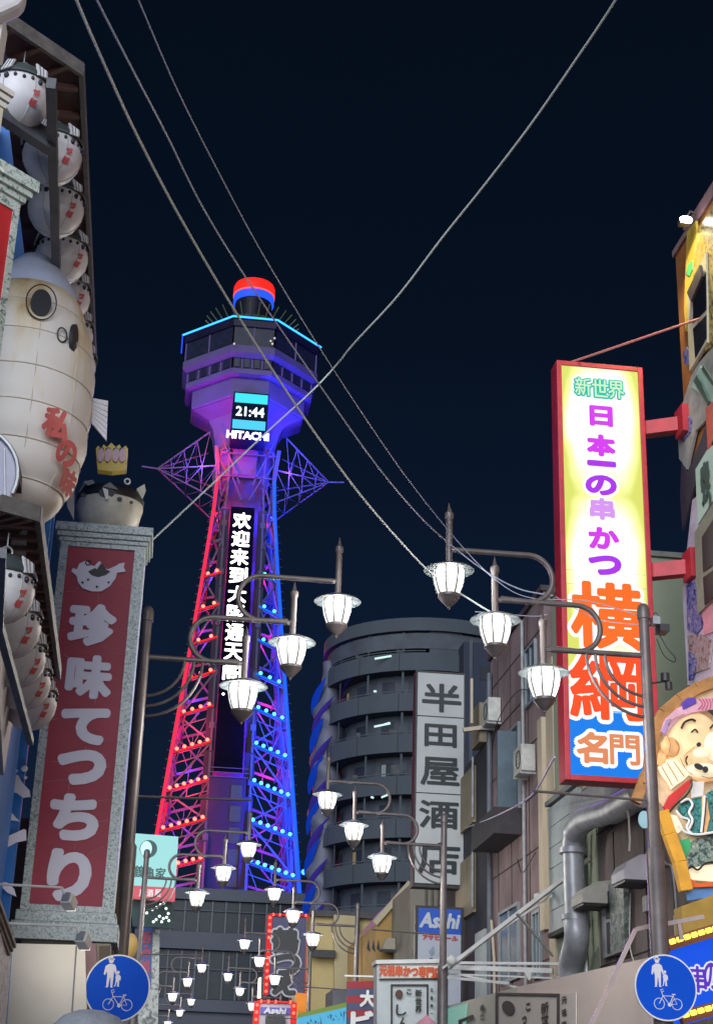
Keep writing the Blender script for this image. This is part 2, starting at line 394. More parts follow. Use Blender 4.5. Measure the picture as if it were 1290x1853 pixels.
# observation deck: stacked chamfered octagons
def octa(a, b, z): return [Vector((TX-.15+x, TY+y, z)) for x, y in [(-b,-a),(b,-a),(a,-b),(a,b),(b,a),(-b,a),(-a,b),(-a,-b)]]
def ring(name, lst, mat, par=None, inset=0):
    mb = MB()
    for a, b, z in lst: mb.v += octa(a, b, z)
    for i in range(len(lst)-1):
        for j in range(8): q = i*8; mb.f.append((q+j, q+(j+1)%8, q+8+(j+1)%8, q+8+j))
    mb.f.append(tuple(reversed(range(8)))); mb.f.append(tuple((len(lst)-1)*8+j for j in range(8)))
    return mb.build(name, mat, par or tw)
DECKW = M('deck_panel_paint', (.062,.052,.095), .6, .15, .3, spec=.1)
DARKW = M('deck_dark_band', (.007,.007,.014), .4, .3, .5, spec=.1)
dk = ring('upper_deck', [(8.4,2.6,92.3),(8.5,2.62,93.1)], DARKW)
ring('window_band', [(8.15,2.52,89.7),(8.15,2.52,92.3)], GLASSD, dk)
ring('upper_ledge', [(7.9,2.45,88.2),(8.4,2.6,88.7),(8.4,2.6,89.65)], DECKW, dk)
ring('lower_window_band', [(7.6,2.38,86.8),(7.7,2.4,88.15)], M('deck_lower_wall', (.022,.020,.034), .6, .2, .5, spec=.1), tw)
ring('lower_ledge', [(7.4,2.35,85.9),(7.85,2.45,86.1),(7.85,2.45,86.75)], DECKW, tw)
lt = ring('lower_tier', [(6.75,2.15,83.4),(6.95,2.2,83.6),(6.95,2.2,85.85)], DECKW, tw)
ring('tapered_soffit', [(3.2,1.4,74.8),(3.5,1.5,78.3),(4.1,1.65,81.2),(4.7,1.8,82.3),(6.7,2.14,83.35)], DECKW, tw)
ring('roof', [(8.6,2.65,93.15),(8.6,2.65,93.5),(6.5,2.2,94.4)], DARKW, tw)
# neon line along the roof edge
oc = octa(8.72, 2.72, 93.35)
NEON = E('cyan_neon', (.03, .32, 1), 3.0)
for j in (7, 0, 1):
    MB().tube([oc[j], oc[(j+1) % 8]], .11, 6).build('neon_tube', NEON, tw)
MB().tube([oc[7]+Vector((-.02,0,0)), oc[7]+Vector((0,0,-2.6))], .08, 6).build('neon_tube', E('blue_neon', (.01,.08,.9), 1.2), tw)
# window mullions, panel joints and lit windows
for (a, b, z0, z1, n) in ((8.17,2.53,89.7,92.25,2), (7.72,2.42,86.85,88.1,4)):
    o8 = octa(a, b, z0)
    for j in (7, 0, 1):
        for k in range(n+1):
            p = o8[j].lerp(o8[(j+1) % 8], k/n); MB().bar(p, p+Vector((0,0,z1-z0)), .16).build('mullion', DECKW, tw)
        if z0 < 89:
            for k in range(0, n):
                p = o8[j].lerp(o8[(j+1) % 8], (k+.22)/n); q = o8[j].lerp(o8[(j+1) % 8], (k+.72)/n); nrm = (q-p).normalized().cross(Vector((0,0,1)))*.05
                MB().add([p+nrm+Vector((0,0,.15)), q+nrm+Vector((0,0,.15)), q+nrm+Vector((0,0,1.4)), p+nrm+Vector((0,0,1.4))], [(0,1,2,3)]).build('window', GLASSD, tw)
for (x, y) in ((424,622),(493,622),(497,612),(490,617)):
    p = at(x, y, TY-8.9); MB().ball(p, .13, 6, 5).build('interior_light', E('warm_lit', (.9,.8,.7), .8), tw)
# top: neck, spiky crown, light drum
MB().lathe((TX-.2,TY,0), [(2.6,94.3),(2.3,97.5),(2.4,101)], 24).build('neck', DARKW, tw, True)
MB().lathe((TX-.2,TY,0), [(4.2,94.4),(4.5,96.3),(4.3,96.4),(3.2,96.2)], 28).build('crown_ring', M('crown_grey', (.03,.035,.04), .6, .3, 1, spec=.1), tw, True)
for k in range(30):
    a = 2*math.pi*k/30; c, s_ = math.cos(a), math.sin(a)
    MB().bar((TX-.2+4.6*c, TY+4.6*s_, 95.9), (TX-.2+6.0*c, TY+6.0*s_, 97.2), .14, .10).build('crown_fin', M('crown_green', (.07,.09,.055), .6, .3, 1), tw)
MB().lathe((TX-.2,TY,0), [(.01,100.1),(2.62,100.1),(2.62,101.1),(2.0,101.15)], 36).build('blue_light_drum', E('blue_drum', (.02,.09,1), 1.3), tw, True)
MB().lathe((TX-.2,TY,0), [(2.62,101.2),(2.68,101.35),(2.66,102.3),(2.5,102.75),(2.2,102.9),(.01,102.95)], 36).build('red_light_drum', E('red_drum', (1,.015,.01), 1.8), tw, True)
MB().lathe((TX-.2,TY,0), [(2.70,101.15),(2.70,101.25)], 36).build('drum_rim', E('orange_rim', (1,.25,.2), 1.2), tw, True)
# clock
cy = TY-8.9
ck = thing  # alias kept simple
c0 = MB().box(TX-2.15, cy-.3, 77.9, TX+2.0, cy+5.2, 82.9).build('clock_housing', M('clock_black', (.004,.008,.014), .6, .2, 2, spec=0.0), tw)
MB().box(TX-2.0, cy-.36, 81.5, TX+1.9, cy-.3, 82.7).build('cyan_bar', E('cyan_panel', (.05,.80,.85), 1.0), c0)
MB().box(TX-2.1, cy-.36, 78.05, TX+1.8, cy-.3, 79.2).build('cyan_bar', E('cyan_panel_low', (.08,.60,.90), 1.05), c0)
text('21:44', (TX-.1, cy-.36, 80.35), 3.3, 1.2, E('white_digits', (.85,.95,1), 1.6), c0, bold=.05, name='digits')
text('HITACHI', (TX-.2, cy-.2, 77.3), 4.9, .95, E('white_neon_letters', (1,1,1), 2.6), tw, bold=.06, name='lettering')
# diamond side outriggers
def outrig(sx):
    tip = Vector((TX-.1+sx*10.5, TY-1.0, 75.6)); mb = MB()
    root = {}
    for nm, z, y in (('tf',80,-3.4),('tb',80,3),('bf',71.2,-3.6),('bb',71.2,3.6),('mf',75.6,-3.4),('mb',75.6,3.4)):
        root[nm] = Vector((ctr(z)+sx*W(z), TY+y, z))
    for nm in root: mb.bar(root[nm], tip, .15)
    for u in (.25, .5, .75):
        P_ = {k: v.lerp(tip, u) for k, v in root.items()}
        for a, b in (('tf','mf'),('mf','bf'),('tf','tb'),('bf','bb'),('mf','mb'),('tb','mb'),('mb','bb')): mb.bar(P_[a], P_[b], .085)
        Q = {k: v.lerp(tip, u-.25) for k, v in root.items()}
        for a, b in (('tf','mf'),('mf','bf'),('bf','bb'),('mf','mb')): mb.bar(Q[a], P_[b], .075)
    mb.bar(tip, tip+Vector((sx*1.9,0,.15)), .16)
    o = mb.build('outrigger', TSTEEL, tw)
    lamp('purple_floodlight', 'POINT', (TX+sx*5.4, TY-3.6, 75.4), 3600, (.22,.08,1), tw, .3)
outrig(-1); outrig(1)
# waist bracing between the legs
wb = MB()
for a, b in (((-3.3,79.5),(-.6,73)),((3.5,79.5),(.9,73)),((-3.0,77),(3.2,77)),((-1.6,74),(-.3,71)),((2,74),(.6,71)),((-3.2,74),(3.2,74)),((-2.8,71.5),(-3.4,76))):
    wb.bar((TX+a[0], TY-4.3, a[1]), (TX+b[0], TY-4.3, b[1]), .16)
wb.build('waist_bracing', TSTEEL, tw)
lamp('red_floodlight', 'POINT', (TX-3.4, TY-6.6, 76.2), 4500, RC, tw, .3)
lamp('blue_floodlight', 'POINT', (TX+3.9, TY-6.6, 76.4), 17000, BC, tw, .3)
lamp('purple_floodlight', 'POINT', (TX-8.2, TY-9.0, 79.4), 5000, (.20,.06,.9), tw, .3)
lamp('purple_floodlight', 'POINT', (TX+8.5, TY-9.0, 79.4), 9000, (.10,.05,1), tw, .3)
for sx, c in ((-1,(.34,.08,1)),(1,(.10,.08,1))):
    lamp('deck_spotlight', 'SPOT', (TX+sx*11, TY-16, 72), 17000, c, tw, .4, aim=(TX+sx*3, TY-6, 87), spot=50)
# base platform of the tower
MB().box(TX-8.6, TY-8.6, 22.8, TX+8.6, TY+8.6, 24.0).build('platform', TWALL, tw)
for sx in (-1, 1): MB().box(TX+sx*5.4-3.2, TY-8.4, 14, TX+sx*5.4+3.2, TY-2, 22.75).build('podium', TWALL, tw)
lamp('red_floodlight', 'POINT', (TX-5.6, TY-10.5, 21.5), 3500, (1,.03,.2), tw, .3)
lamp('blue_floodlight', 'POINT', (TX+5.0, TY-10.5, 22.5), 6000, BC, tw, .3)

# ------------------------------------------------------------------ glass building at the foot of the tower
gb = thing('glass_building', 'low grey building with a dark glazed front at the tower foot', 'building', (7,150,0))
GREYW = M('blue_grey_cladding', (.033,.040,.058), .6, .12, .5)
MB().box(-2.0,150,0,14.5,160,11.4).build('wall', GREYW, gb)
MB().box(-2.0,150.3,11.4,14.5,160,21.6).build('upper_wall', M('dark_store_front', (.010,.014,.022), .5, .3, .5), gb)
MB().box(-2.2,149.6,21.62,14.7,160.2,22.7).build('roof_band', GREYW, gb)
MB().box(-2.2,149.4,17.0,14.7,150.28,18.6).build('floor_band', GREYW, gb)
MB().box(-2.2,149.4,11.42,14.7,150.28,12.5).build('floor_band', GREYW, gb)
MULL = M('pale_mullion', (.075,.085,.10), .6, .1, 1)
for k in range(13):
    x = -1.6+k*1.3
    MB().box(x,149.9,12.55,x+.14,150.25,16.95).build('mullion', MULL, gb); MB().box(x,149.9,18.65,x+.14,150.25,21.58).build('mullion', MULL, gb)
    MB().box(x+.12,150.1,18.7,x+1.28,150.2,21.5).build('window', GLASSD, gb); MB().box(x+.12,150.1,12.6,x+1.28,150.2,16.9).build('window', GLASSD, gb)
MB().box(-2.1,149.85,20.6,14.6,150.0,20.7).build('transom', GREYW, gb); MB().box(-2.1,149.85,15.2,14.6,150.0,15.3).build('transom', GREYW, gb)

# ------------------------------------------------------------------ round apartment tower
ap = thing('apartment_tower', 'dark round apartment tower with curved balcony rows behind the white liquor sign', 'building', (19,112,0))
AC = Vector((19.3,114,0)); AR = 8.0
APW = M('apartment_parapet', (.040,.051,.064), .85, .12, .35, streak=.5, bump=.05); APD = M('apartment_recess', (.044,.053,.068), .8, .3, .6)
MB().lathe(AC, [(AR-1.4,0),(AR-1.4,36.2)], 48).build('core', APD, ap, True)
A0, A1 = math.radians(150), math.radians(305)
for f in range(13):
    z = 34.6-f*3.05
    if z < 1: break
    b = MB().lathe(AC, [(AR-1.5,z-1.62),(AR,z-1.62),(AR,z-.28),(AR-.14,z-.28),(AR-.14,z-1.35),(AR-1.5,z-1.35)], 40, A0, A1).build('balcony', APW, ap, True)
    for k, (a, da) in enumerate(((182,1.2),(203,1.0),(226,1.0),(247,1.0),(262,14),(289,1.0))):
        MB().lathe(AC, [(AR-.25,z-.28),(AR-.25,z+1.42)], 6 if da > 5 else 2, math.radians(a), math.radians(a+da*1.3)).lathe(AC, [(AR-1.4,z-.3),(AR-.25,z-.3)], 2, math.radians(a), math.radians(a+.3)).build('balcony_divider', APW, b)
    # window leaves in the recess
    for a in (192, 214, 236, 254, 276):
        MB().lathe(AC, [(AR-1.36,z-.9),(AR-1.36,z+1.0)], 3, math.radians(a-5), math.radians(a+4)).build('window', M('balcony_door_glass', (.022,.028,.040), .5, .3, 1, spec=.2), b)
MB().lathe(AC, [(AR-1.0,36.0),(AR+.1,36.0),(AR+.1,37.0),(AR-.2,37.05),(.1,37.1)], 48).build('roof_parapet', APW, ap, True)
MB().lathe(AC, [(AR-.2,34.7),(AR-.2,35.9)], 48).build('top_wall', APD, ap, True)
sw = MB().box(AC.x+1.1, AC.y-AR-1.6, 0, AC.x+4.6, AC.y, 34.8).build('side_wing', M('apartment_wing', (.015,.021,.040), .85, .12, .4), ap)
for k in range(12):
    for xx in (AC.x+2.3, ):
        MB().box(xx, AC.y-AR-1.66, 32.0-k*3.05, xx+2.0, AC.y-AR-1.6, 33.0-k*3.05).build('window', GLASSD, sw)
MB().box(AC.x+1.5, AC.y-AR-1.72, 0, AC.x+1.75, AC.y-AR-1.6, 35.0).build('drainpipe', APD, sw)
for (x0, y0, x1, y1) in ((678,1192,708,1187),(677,1315,706,1309),(695,1311,705,1308),(671,1442,676,1444),(690,1443,702,1438),(747,1371,748,1379),(676,1251,681,1251)):
    p = at(x0, y0, AC.y-AR+.9-.0); q = at(x1, y1, AC.y-AR+.9)
    MB().bar(p, q, .12).build('balcony_light', E('pale_tube', (.7,1,.95), 1.0), ap)
# twisted stair column at the left edge, blue light set as glowing ribbons
hel = MB(); cx_, cy_ = AC.x-AR+.35, AC.y-.6; NA, NZ = 24, 90
for i in range(NZ+1):
    z = 3+32.2*i/NZ; tp = 1-max(0, (z-31))*.13
    for j in range(NA):
        a = 2*math.pi*j/NA; ph = a*1.0+z*1.55
        r = (1.15+.42*max(0, math.sin(ph))**1.5)*tp
        hel.v.append(Vector((cx_+r*math.cos(a)*.85, cy_+r*math.sin(a), z)))
for i in range(NZ):
    for j in range(NA): hel.f.append((i*NA+j, i*NA+(j+1)%NA, (i+1)*NA+(j+1)%NA, (i+1)*NA+j))
hel.build('stair_column', M('stair_paint', (.075, .08, .11), .6, .1, 1), ap, True)
for i, mt in enumerate((E('blue_wash_glow', (.006,.06,.65), .5), E('violet_wash_glow', (.05,.03,.34), .5))):
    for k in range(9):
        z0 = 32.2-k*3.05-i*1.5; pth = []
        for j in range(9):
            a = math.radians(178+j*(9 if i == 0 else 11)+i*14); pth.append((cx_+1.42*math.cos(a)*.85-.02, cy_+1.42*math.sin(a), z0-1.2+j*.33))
        MB().tube(pth, [.05,.16,.24,.28,.28,.24,.18,.10,.03], 6).build('light_wash_band', mt, ap, True)
for z in (34, 28, 22, 16): lamp('blue_floodlight', 'POINT', (AC.x-AR-2.6, AC.y-3.4, z), 60, (.02,.06,1), ap, .2)
p = at(550, 1578, 120)
tag(MB().ball(p, .22, 8, 6).build('beacon', E('blue_beacon', (.05,.3,1), 3), None, org=p), 'small blue beacon light glowing between the tower and the round apartments', 'beacon')

# ================================================================== LEFT SIDE
LB_ = thing('restaurant_building', 'blue painted restaurant building on the left with brown eaves', 'building', (-2, 12, 0))
DKB = M('dark_blue_grey_plaster', (.07,.08,.14), .8, .2, 1.5); EDGE = M('weathered_edge_trim', (.13,.12,.12), .6, .4, 9)
RAIL = M('grey_rail_paint', (.085,.09,.11), .5, .3, 5)
MB().box(-6,9.3,0,-2.15,12.8,10.5).build('wall', BLUE, LB_)
MB().box(-6,12.8,0,-1.52,15.3,11.3).build('wall', BLUE, LB_)
MB().box(-6,9.3,9.16,-2.0,15.3,9.3).build('roof', DKB, LB_)
def eave(z, pts_out, d_in, n_raf, th=.05, raf=True):
    """soffit sheet, edge trim and rafters that run across it"""
    inner = [Vector((p.x-d_in, p.y+.0, z)) for p in pts_out]
    sof = MB().extr([Vector((p.x,p.y,z)) for p in pts_out]+list(reversed(inner)), (0,0,th)).build('soffit', BROWNW, LB_)
    for a, b in zip(pts_out, pts_out[1:]):
        MB().bar(Vector((a.x,a.y,z+.02)), Vector((b.x,b.y,z+.02)), .035, .12).build('edge_trim', EDGE, LB_)
    a, b = pts_out[-2], pts_out[-1]
    for k in range(n_raf):
        q = a.lerp(b, (k+.5)/n_raf); MB().box(q.x-d_in+.02, q.y-.02, z-.05, q.x-.03, q.y+.02, z-.002).build('rafter', BROWNW, LB_)
    a, b = pts_out[-3], pts_out[-2]
    for k in range(3):
        q = a.lerp(b, (k+.5)/3); MB().bar(Vector((q.x,q.y,z-.026)), Vector((q.x-.28,q.y+.22,z-.026)), .035, .04).build('rafter', BROWNW, LB_)
E1 = [atZ(-60,-12,9.15), atZ(0,30,9.15), atZ(148,130,9.15), Vector((-1.16,15.0,9.15))]
eave(9.15, E1[1:], .62, 14)
E2 = [atZ(-30,905,5.38), atZ(0,915,5.38), atZ(70,935,5.38), Vector((-1.11,14.1,5.38))]
eave(5.38, E2[1:], .42, 18)
# inner fascia and lower rails
fa = MB(); p0, p1, p2 = Vector((-1.95,9.5,0)), Vector((-1.42,10.25,0)), Vector((-1.42,15,0))
for a, b in ((p0,p1),(p1,p2)): fa.add([a+Vector((0,0,8.75)), b+Vector((0,0,8.75)), b+Vector((0,0,9.14)), a+Vector((0,0,9.14))], [(0,1,2,3)])
fa.build('fascia', DKB, LB_)
MB().bar(atZ(93,150,8.45), atZ(103,485,8.45), .07, .09).build('eave_beam', RAIL, LB_)
MB().bar(atZ(-5,195,8.45), atZ(95,262,8.45), .09, .16).build('eave_beam', RAIL, LB_)
MB().bar(atZ(2,1000,4.4)+Vector((0,0,.0)), atZ(-2,1135,4.4), .06, .06).build('eave_beam', RAIL, LB_)
MB().bar(atZ(-3,1125,4.4), atZ(56,1342,4.4), .05, .06).build('eave_beam', RAIL, LB_)
MB().extr([atZ(8,1000,5.36), atZ(50,960,5.36), Vector((-1.46,14.0,5.36)), Vector((-1.5,14.0,4.4)), atZ(-10,1130,4.4)], (-.03,.0,0)).build('film_panel', M('dusty_white_film', (.42,.42,.46), .7, .12, 2), LB_)
lbk = MB()
# wave painted signboard behind, facing the street
wv = thing('wave_signboard', 'blue signboard painted with white breaking wave crests beside the red sign', 'signboard', (-1.8,15.4,0))
MB().box(-2.6,15.42,2.2,-1.45,15.55,7.75).build('board', BLUE, wv)
MB().frame(-2.2,6.9,-1.47,7.72,15.3,15.42,.07).build('frame', BLUEL, wv); MB().frame(-1.72,6.0,-1.43,6.86,15.28,15.40,.06).build('frame', BLUEL, wv)
MB().frame(-2.4,3.05,-1.56,4.05,15.3,15.42,.09).build('frame', BLUEL, wv)
MB().box(-2.0,15.34,4.2,-1.86,15.41,6.9).build('side_post', BLUEL, wv)
def flat(pxs, Y, mat, parent, name, th=.03, dz=0):
    return MB().extr([at(x, y, Y) for x, y in pxs], (0, th, 0)).build(name, mat, parent)
CR = LILAC
flat([(14,1402),(24,1400),(34,1403),(40,1415),(54,1430),(56,1441),(42,1443),(30,1434),(18,1432),(12,1436)], 15.36, CR, wv, 'wave_crest')
flat([(12,1462),(18,1466),(30,1480),(37,1486),(22,1484),(8,1484)], 15.36, CR, wv, 'wave_crest')
flat([(0,1524),(18,1512),(44,1500),(48,1502),(48,1520),(30,1524),(4,1538),(0,1540)], 15.36, CR, wv, 'wave_crest')
flat([(0,1595),(14,1597),(26,1608),(30,1622),(14,1615),(0,1601)], 15.27, CR, wv, 'wave_crest')
flat([(0,1345),(10,1338),(20,1330),(22,1336),(12,1350),(0,1362)], 15.36, CR, wv, 'wave_crest')
flat([(60,1060),(78,1066),(96,1075),(100,1086),(90,1082),(74,1074),(60,1070)], 15.26, CR, wv, 'wave_crest')
for (x, y, r) in ((30,1395,3),(45,1391,6),(47,1407,3),(12,1506,5),(86,975,5)):
    MB().ball(at(x,y,15.37), r/180, 10, 6, (1,.3,1)).build('foam_dot', CR, wv, True)

# ---- small blowfish ornaments
BODY = M('blowfish_white', (.66,.65,.70), .45, .06, 4); BACKM = M('blowfish_dark_back', (.05,.065,.07), .5, .25, 6)
SEAM = M('blowfish_seam', (.42,.42,.42), .5, .1, 5); PINK = M('faded_red_print', (.62,.10,.11), .6, .15, 6)
def blowfish():
    t = thing('blowfish_ornament', 'x', 'hanging ornament', (0,0,0), 'small blowfish ornaments hung in rows under the brown eaves')
    prof = [(.001,-.27),(.06,-.262),(.13,-.235),(.19,-.18),(.235,-.10),(.25,-.01),(.245,.06),(.225,.12)]
    b = MB().lathe((0,0,0), prof, 24).build('body', BODY, t, True)
    sm = MB()
    for k in range(6):
        a = math.pi*k/3+.3; sm.tube([((r+.001)*math.cos(a), (r+.001)*math.sin(a), z) for r, z in prof], .004, 4)
    sm.build('seams', SEAM, b, kind='stuff')
    MB().lathe((0,0,0), [(.255,.095),(.262,.11),(.25,.14),(.21,.2),(.14,.255),(.06,.285),(.001,.29)], 24).build('back', BACKM, t, True)
    sp = MB()
    for k in range(22):
        a = 2*math.pi*k/22; rr = .019 if k % 4 else .028
        sp.ball((.247*math.cos(a), .247*math.sin(a), .045+(.01 if k % 2 else 0)), rr, 7, 5, (.8,.8,1))
    sp.build('spots', M('black_spot', (.012,.012,.03), .4, .1, 3), b, kind='stuff')
    # pectoral fins, loop, tail
    for a in (-.62, math.pi+.3, -1.75):
        d = Vector((math.cos(a), math.sin(a), 0)); q = Vector((-d.y, d.x, 0)); f0 = d*.262+Vector((0,0,.085))
        f = MB().extr([f0-q*.035, f0+q*.055+Vector((0,0,.02)), d*.235+q*.07+Vector((0,0,.19)), d*.20-q*.02+Vector((0,0,.235))], d*.014).build('fin', BODY, t)
        for k in range(3):
            u = (k+.7)/3; MB().tube([(f0-q*.035).lerp(f0+q*.055, u)+d*.017, (d*.20-q*.02+Vector((0,0,.235))).lerp(d*.235+q*.07+Vector((0,0,.19)), u)+d*.017], .003, 4).build('fin_ray', BACKM, f)
    MB().extr([(-.03,.22,.05),(.03,.22,.05),(.08,.36,.12),(-.08,.36,.12)], (0,0,.015)).build('tail', BODY, t)
    MB().tube([(.045*math.cos(a), 0, .31+.045*math.sin(a)) for a in [2*math.pi*i/12 for i in range(13)]], .009, 5).build('hanging_ring', STEEL2, t)
    MB().tube([(0,0,.35),(0,0,.47)], .006, 5).build('hanging_cord', STEEL2, t)
    d = Vector((.62,-.74,-.26)).normalized(); r_ = Vector((0,0,1)).cross(d).normalized(); u_ = d.cross(r_)
    # curved print: the three characters follow the belly downwards
    for i, (ch, el) in enumerate((('づ', -.25), ('ぼ', -.58))):
        rad = interp(-.25*math.sin(-el)*-1 if False else .25*math.sin(el)*1.05, [(-.27,.0),(-.235,.13),(-.18,.19),(-.10,.235),(-.01,.25),(.1,.24)])
        nd = Vector((.78*math.cos(el), -.62*math.cos(el), math.sin(el))).normalized()
        hd = Vector((.78, -.62, 0)).normalized(); pos = hd*(rad+.007)+Vector((0,0,.262*math.sin(el)))
        rr = Vector((0,0,1)).cross(nd).normalized(); uu = nd.cross(rr)
        text(ch, pos+nd*.006, .055, .055, PINK, b, bold=.007, right=rr, upv=uu, n=6)
    return t
BF = blowfish()
r1 = [(-1.53,9.75),(-1.32,10.45),(-1.33,11.22),(-1.32,12.0),(-1.325,12.72),(-1.32,13.45),(-1.31,14.1)]
l1 = ['topmost blowfish ornament in the picture, at the left edge above the diagonal beam',
      'second blowfish ornament of the upper eave row, half behind the grey diagonal beam',
      'third blowfish ornament of the upper eave row, crossed by the upright grey beam',
      'fourth blowfish ornament of the upper eave row, just above the big lantern',
      'fifth blowfish ornament of the upper eave row, beside the big lantern crown',
      'sixth blowfish ornament of the upper eave row, right of the big lantern eye',
      'farthest blowfish ornament of the upper eave row, a sliver behind the big lantern']
r2 = [(-1.25,10.15),(-1.26,11.0),(-1.27,11.8),(-1.27,12.5),(-1.26,13.2)]
l2 = ['topmost blowfish ornament under the lower slatted eave, its dark back fully visible',
      'second blowfish ornament down under the lower slatted eave', 'middle blowfish ornament of the five under the lower slatted eave',
      'fourth blowfish ornament down under the lower slatted eave', 'lowest blowfish ornament in the picture, right beside the tall red sign']
first = True
for (x, y, *_), lab in list(zip(r1, l1))+list(zip(r2, l2)):
    o = BF if first else copy_tree(BF); first = False
    o.location = (x, y, 8.66 if lab in l1 else 4.88); o['label'] = lab; o.rotation_euler = (0, 0, random.uniform(-.12,.12)-.1)
    o.scale = (.93,.93,.93) if lab in l1 else (.9,.9,.9)

# ---- big blowfish lantern
bl = thing('blowfish_lantern', 'huge cream paper blowfish lantern with rust stains, dark eyes and red writing', 'lantern', (-1.5,11.9,6.0))
LANC = Vector((-1.52,11.9,7.27)); n_ = 44
def lrad(z):  # z from -1.2 to 1.3
    if z < 0: return .60*max(.03, 1-(-z/1.27)**3.4)**.5
    t_ = (z+1.2)/2.5; return .60*max(0.02, math.sin(math.pi*min(1, max(0, t_*.93+.05))))**.72
ribs = [-1.17,-.98,-.68,-.36,-.04,.30,.62,.9]
paper = bpy.data.materials.new('stained_lantern_paper'); paper.use_nodes = True
n = paper.node_tree.nodes; l = paper.node_tree.links; b_ = n['Principled BSDF']; b_.inputs['Roughness'].default_value = .5
tcn = n.new('ShaderNodeTexCoord'); mp = n.new('ShaderNodeMapping'); mp.inputs['Scale'].default_value = (2.2,2.2,.55); l.new(tcn.outputs['Object'], mp.inputs[0])
nz = n.new('ShaderNodeTexNoise'); nz.inputs['Scale'].default_value = 1.6; nz.inputs['Detail'].default_value = 5; l.new(mp.outputs[0], nz.inputs['Vector'])
sx_ = n.new('ShaderNodeSeparateXYZ'); l.new(tcn.outputs['Object'], sx_.inputs[0])
mr = n.new('ShaderNodeMapRange'); mr.inputs['From Min'].default_value = .9; mr.inputs['From Max'].default_value = 2.1; mr.inputs['To Min'].default_value = -.14; mr.inputs['To Max'].default_value = .16
l.new(sx_.outputs['Z'], mr.inputs[0]); ad = n.new('ShaderNodeMath'); ad.operation = 'ADD'; l.new(mr.outputs[0], ad.inputs[0]); l.new(nz.outputs['Fac'], ad.inputs[1])
rp = n.new('ShaderNodeValToRGB'); l.new(ad.outputs[0], rp.inputs[0]); el = rp.color_ramp.elements
el[0].position = .50; el[0].color = (.76,.72,.68,1); el[1].position = .80; el[1].color = (.46,.29,.11,1); q = el.new(.64); q.color = (.70,.60,.44,1)
l.new(rp.outputs[0], b_.inputs['Base Color']); MATS['paper'] = paper
PAP = paper
def band(z0, z1, mat, nm, r_add=0):
    prof = []
    for i in range(7):
        z = z0+(z1-z0)*i/6; prof.append((lrad(z)+r_add+.022*math.sin(math.pi*i/6), z))
    return MB().lathe(LANC, prof, n_).build(nm, mat, bl, True)
for a, b in zip(ribs, ribs[1:]): band(a, b, PAP, 'paper_band')
for z in ribs[1:-1]: MB().lathe(LANC, [(lrad(z)-.01,z-.012),(lrad(z)+.012,z-.004),(lrad(z)+.012,z+.004),(lrad(z)-.01,z+.012)], n_).build('rib', M('lantern_rib', (.66,.61,.54), .6, .1, 4), bl, True)
MB().lathe(LANC, [(lrad(.9)+.03,.86)]+[(lrad(z)+.03,z) for z in (.95,1.02,1.1,1.16,1.22,1.28)]+[(.01,1.3)], n_).build('crown', M('pale_blue_crown', (.58,.66,.90), .5, .08, 3), bl, True)
MB().lathe(LANC, [(.01,-1.24),(.14,-1.23),(.17,-1.15),(lrad(-1.17),-1.16)], 24).build('base_ring', M('lantern_base', (.45,.40,.34), .6, .15, 4), bl, True)
def on_lantern(px, py, dr=.03):
    """the point of the lantern's own surface that the pixel looks at"""
    a = at(px, py, 1.0)-Vector((0,0,EYE)); best = None
    for k in range(400):
        Yk = 11.0+k*.003; P = Vector((0,0,EYE))+a*Yk; dz = P.z-LANC.z
        if -1.2 < dz < 1.28 and math.hypot(P.x-LANC.x, P.y-LANC.y) <= lrad(dz)+dr:
            nn = Vector((P.x-LANC.x, P.y-LANC.y, 0)).normalized(); return P, nn
    P = at(px, py, LANC.y); return P, Vector((.9,-.3,0)).normalized()
P_, N_ = on_lantern(75,548,.06); rr = Vector((0,0,1)).cross(N_).normalized()
def disc(P_, N_, ru, rv, mat, par, nm, d=0, ring_=None):
    rr = Vector((0,0,1)).cross(N_).normalized(); uu = N_.cross(rr)
    mb = MB()
    if ring_:
        mb.tube([P_+N_*d+rr*ru*math.cos(a)+uu*rv*math.sin(a) for a in [2*math.pi*i/24 for i in range(25)]], ring_, 5)
    else:
        mb.extr([P_+N_*(d-.02)+rr*ru*math.cos(a)+uu*rv*math.sin(a) for a in [2*math.pi*i/24 for i in range(24)]], N_*.03)
    return mb.build(nm, mat, par, True)
EYEM = M('lantern_eye_black', (.018,.02,.028), .45, .2, 4)
ey = disc(P_, N_, .085, .125, EYEM, bl, 'eye'); disc(P_+N_*.015, N_, .125, .165, EYEM, ey, 'eye_ring', 0, .006)
P_, N_ = on_lantern(135,612,.03); disc(P_, Vector((.95,-.3,0)), .07, .13, EYEM, bl, 'eye')
P_, N_ = on_lantern(113,606,.03); disc(P_, N_, .045, .065, EYEM, bl, 'mouth', .0, .007)
for i, (ch, px, py, s_) in enumerate((('私',98,768,.23),('の',114,820,.20),('味',116,872,.20))):
    P_, N_ = on_lantern(px, py, .04); nd = (N_+Vector((0,0,-.25))).normalized(); r_ = Vector((0,0,1)).cross(nd).normalized(); u_ = nd.cross(r_)
    text(ch, P_+nd*.045, s_, s_, M('faded_lantern_red', (.60,.13,.12), .6, .2, 5), bl, bold=.014, right=r_, upv=u_)
# tail fin with rays
fb = at(160,738,11.9); fin = MB(); tipz = [at(196-2*k*.2, 724+k*10.4, 12.0) for k in range(8)]
root = [at(157, 718+k*5, 11.9) for k in range(8)]
fn = None
for k in range(7):
    q = MB().extr([root[k], root[k+1], tipz[k+1], tipz[k].lerp(tipz[k+1], .12)], (.0,.03,.0)).build('fin_ray', BODY, bl)
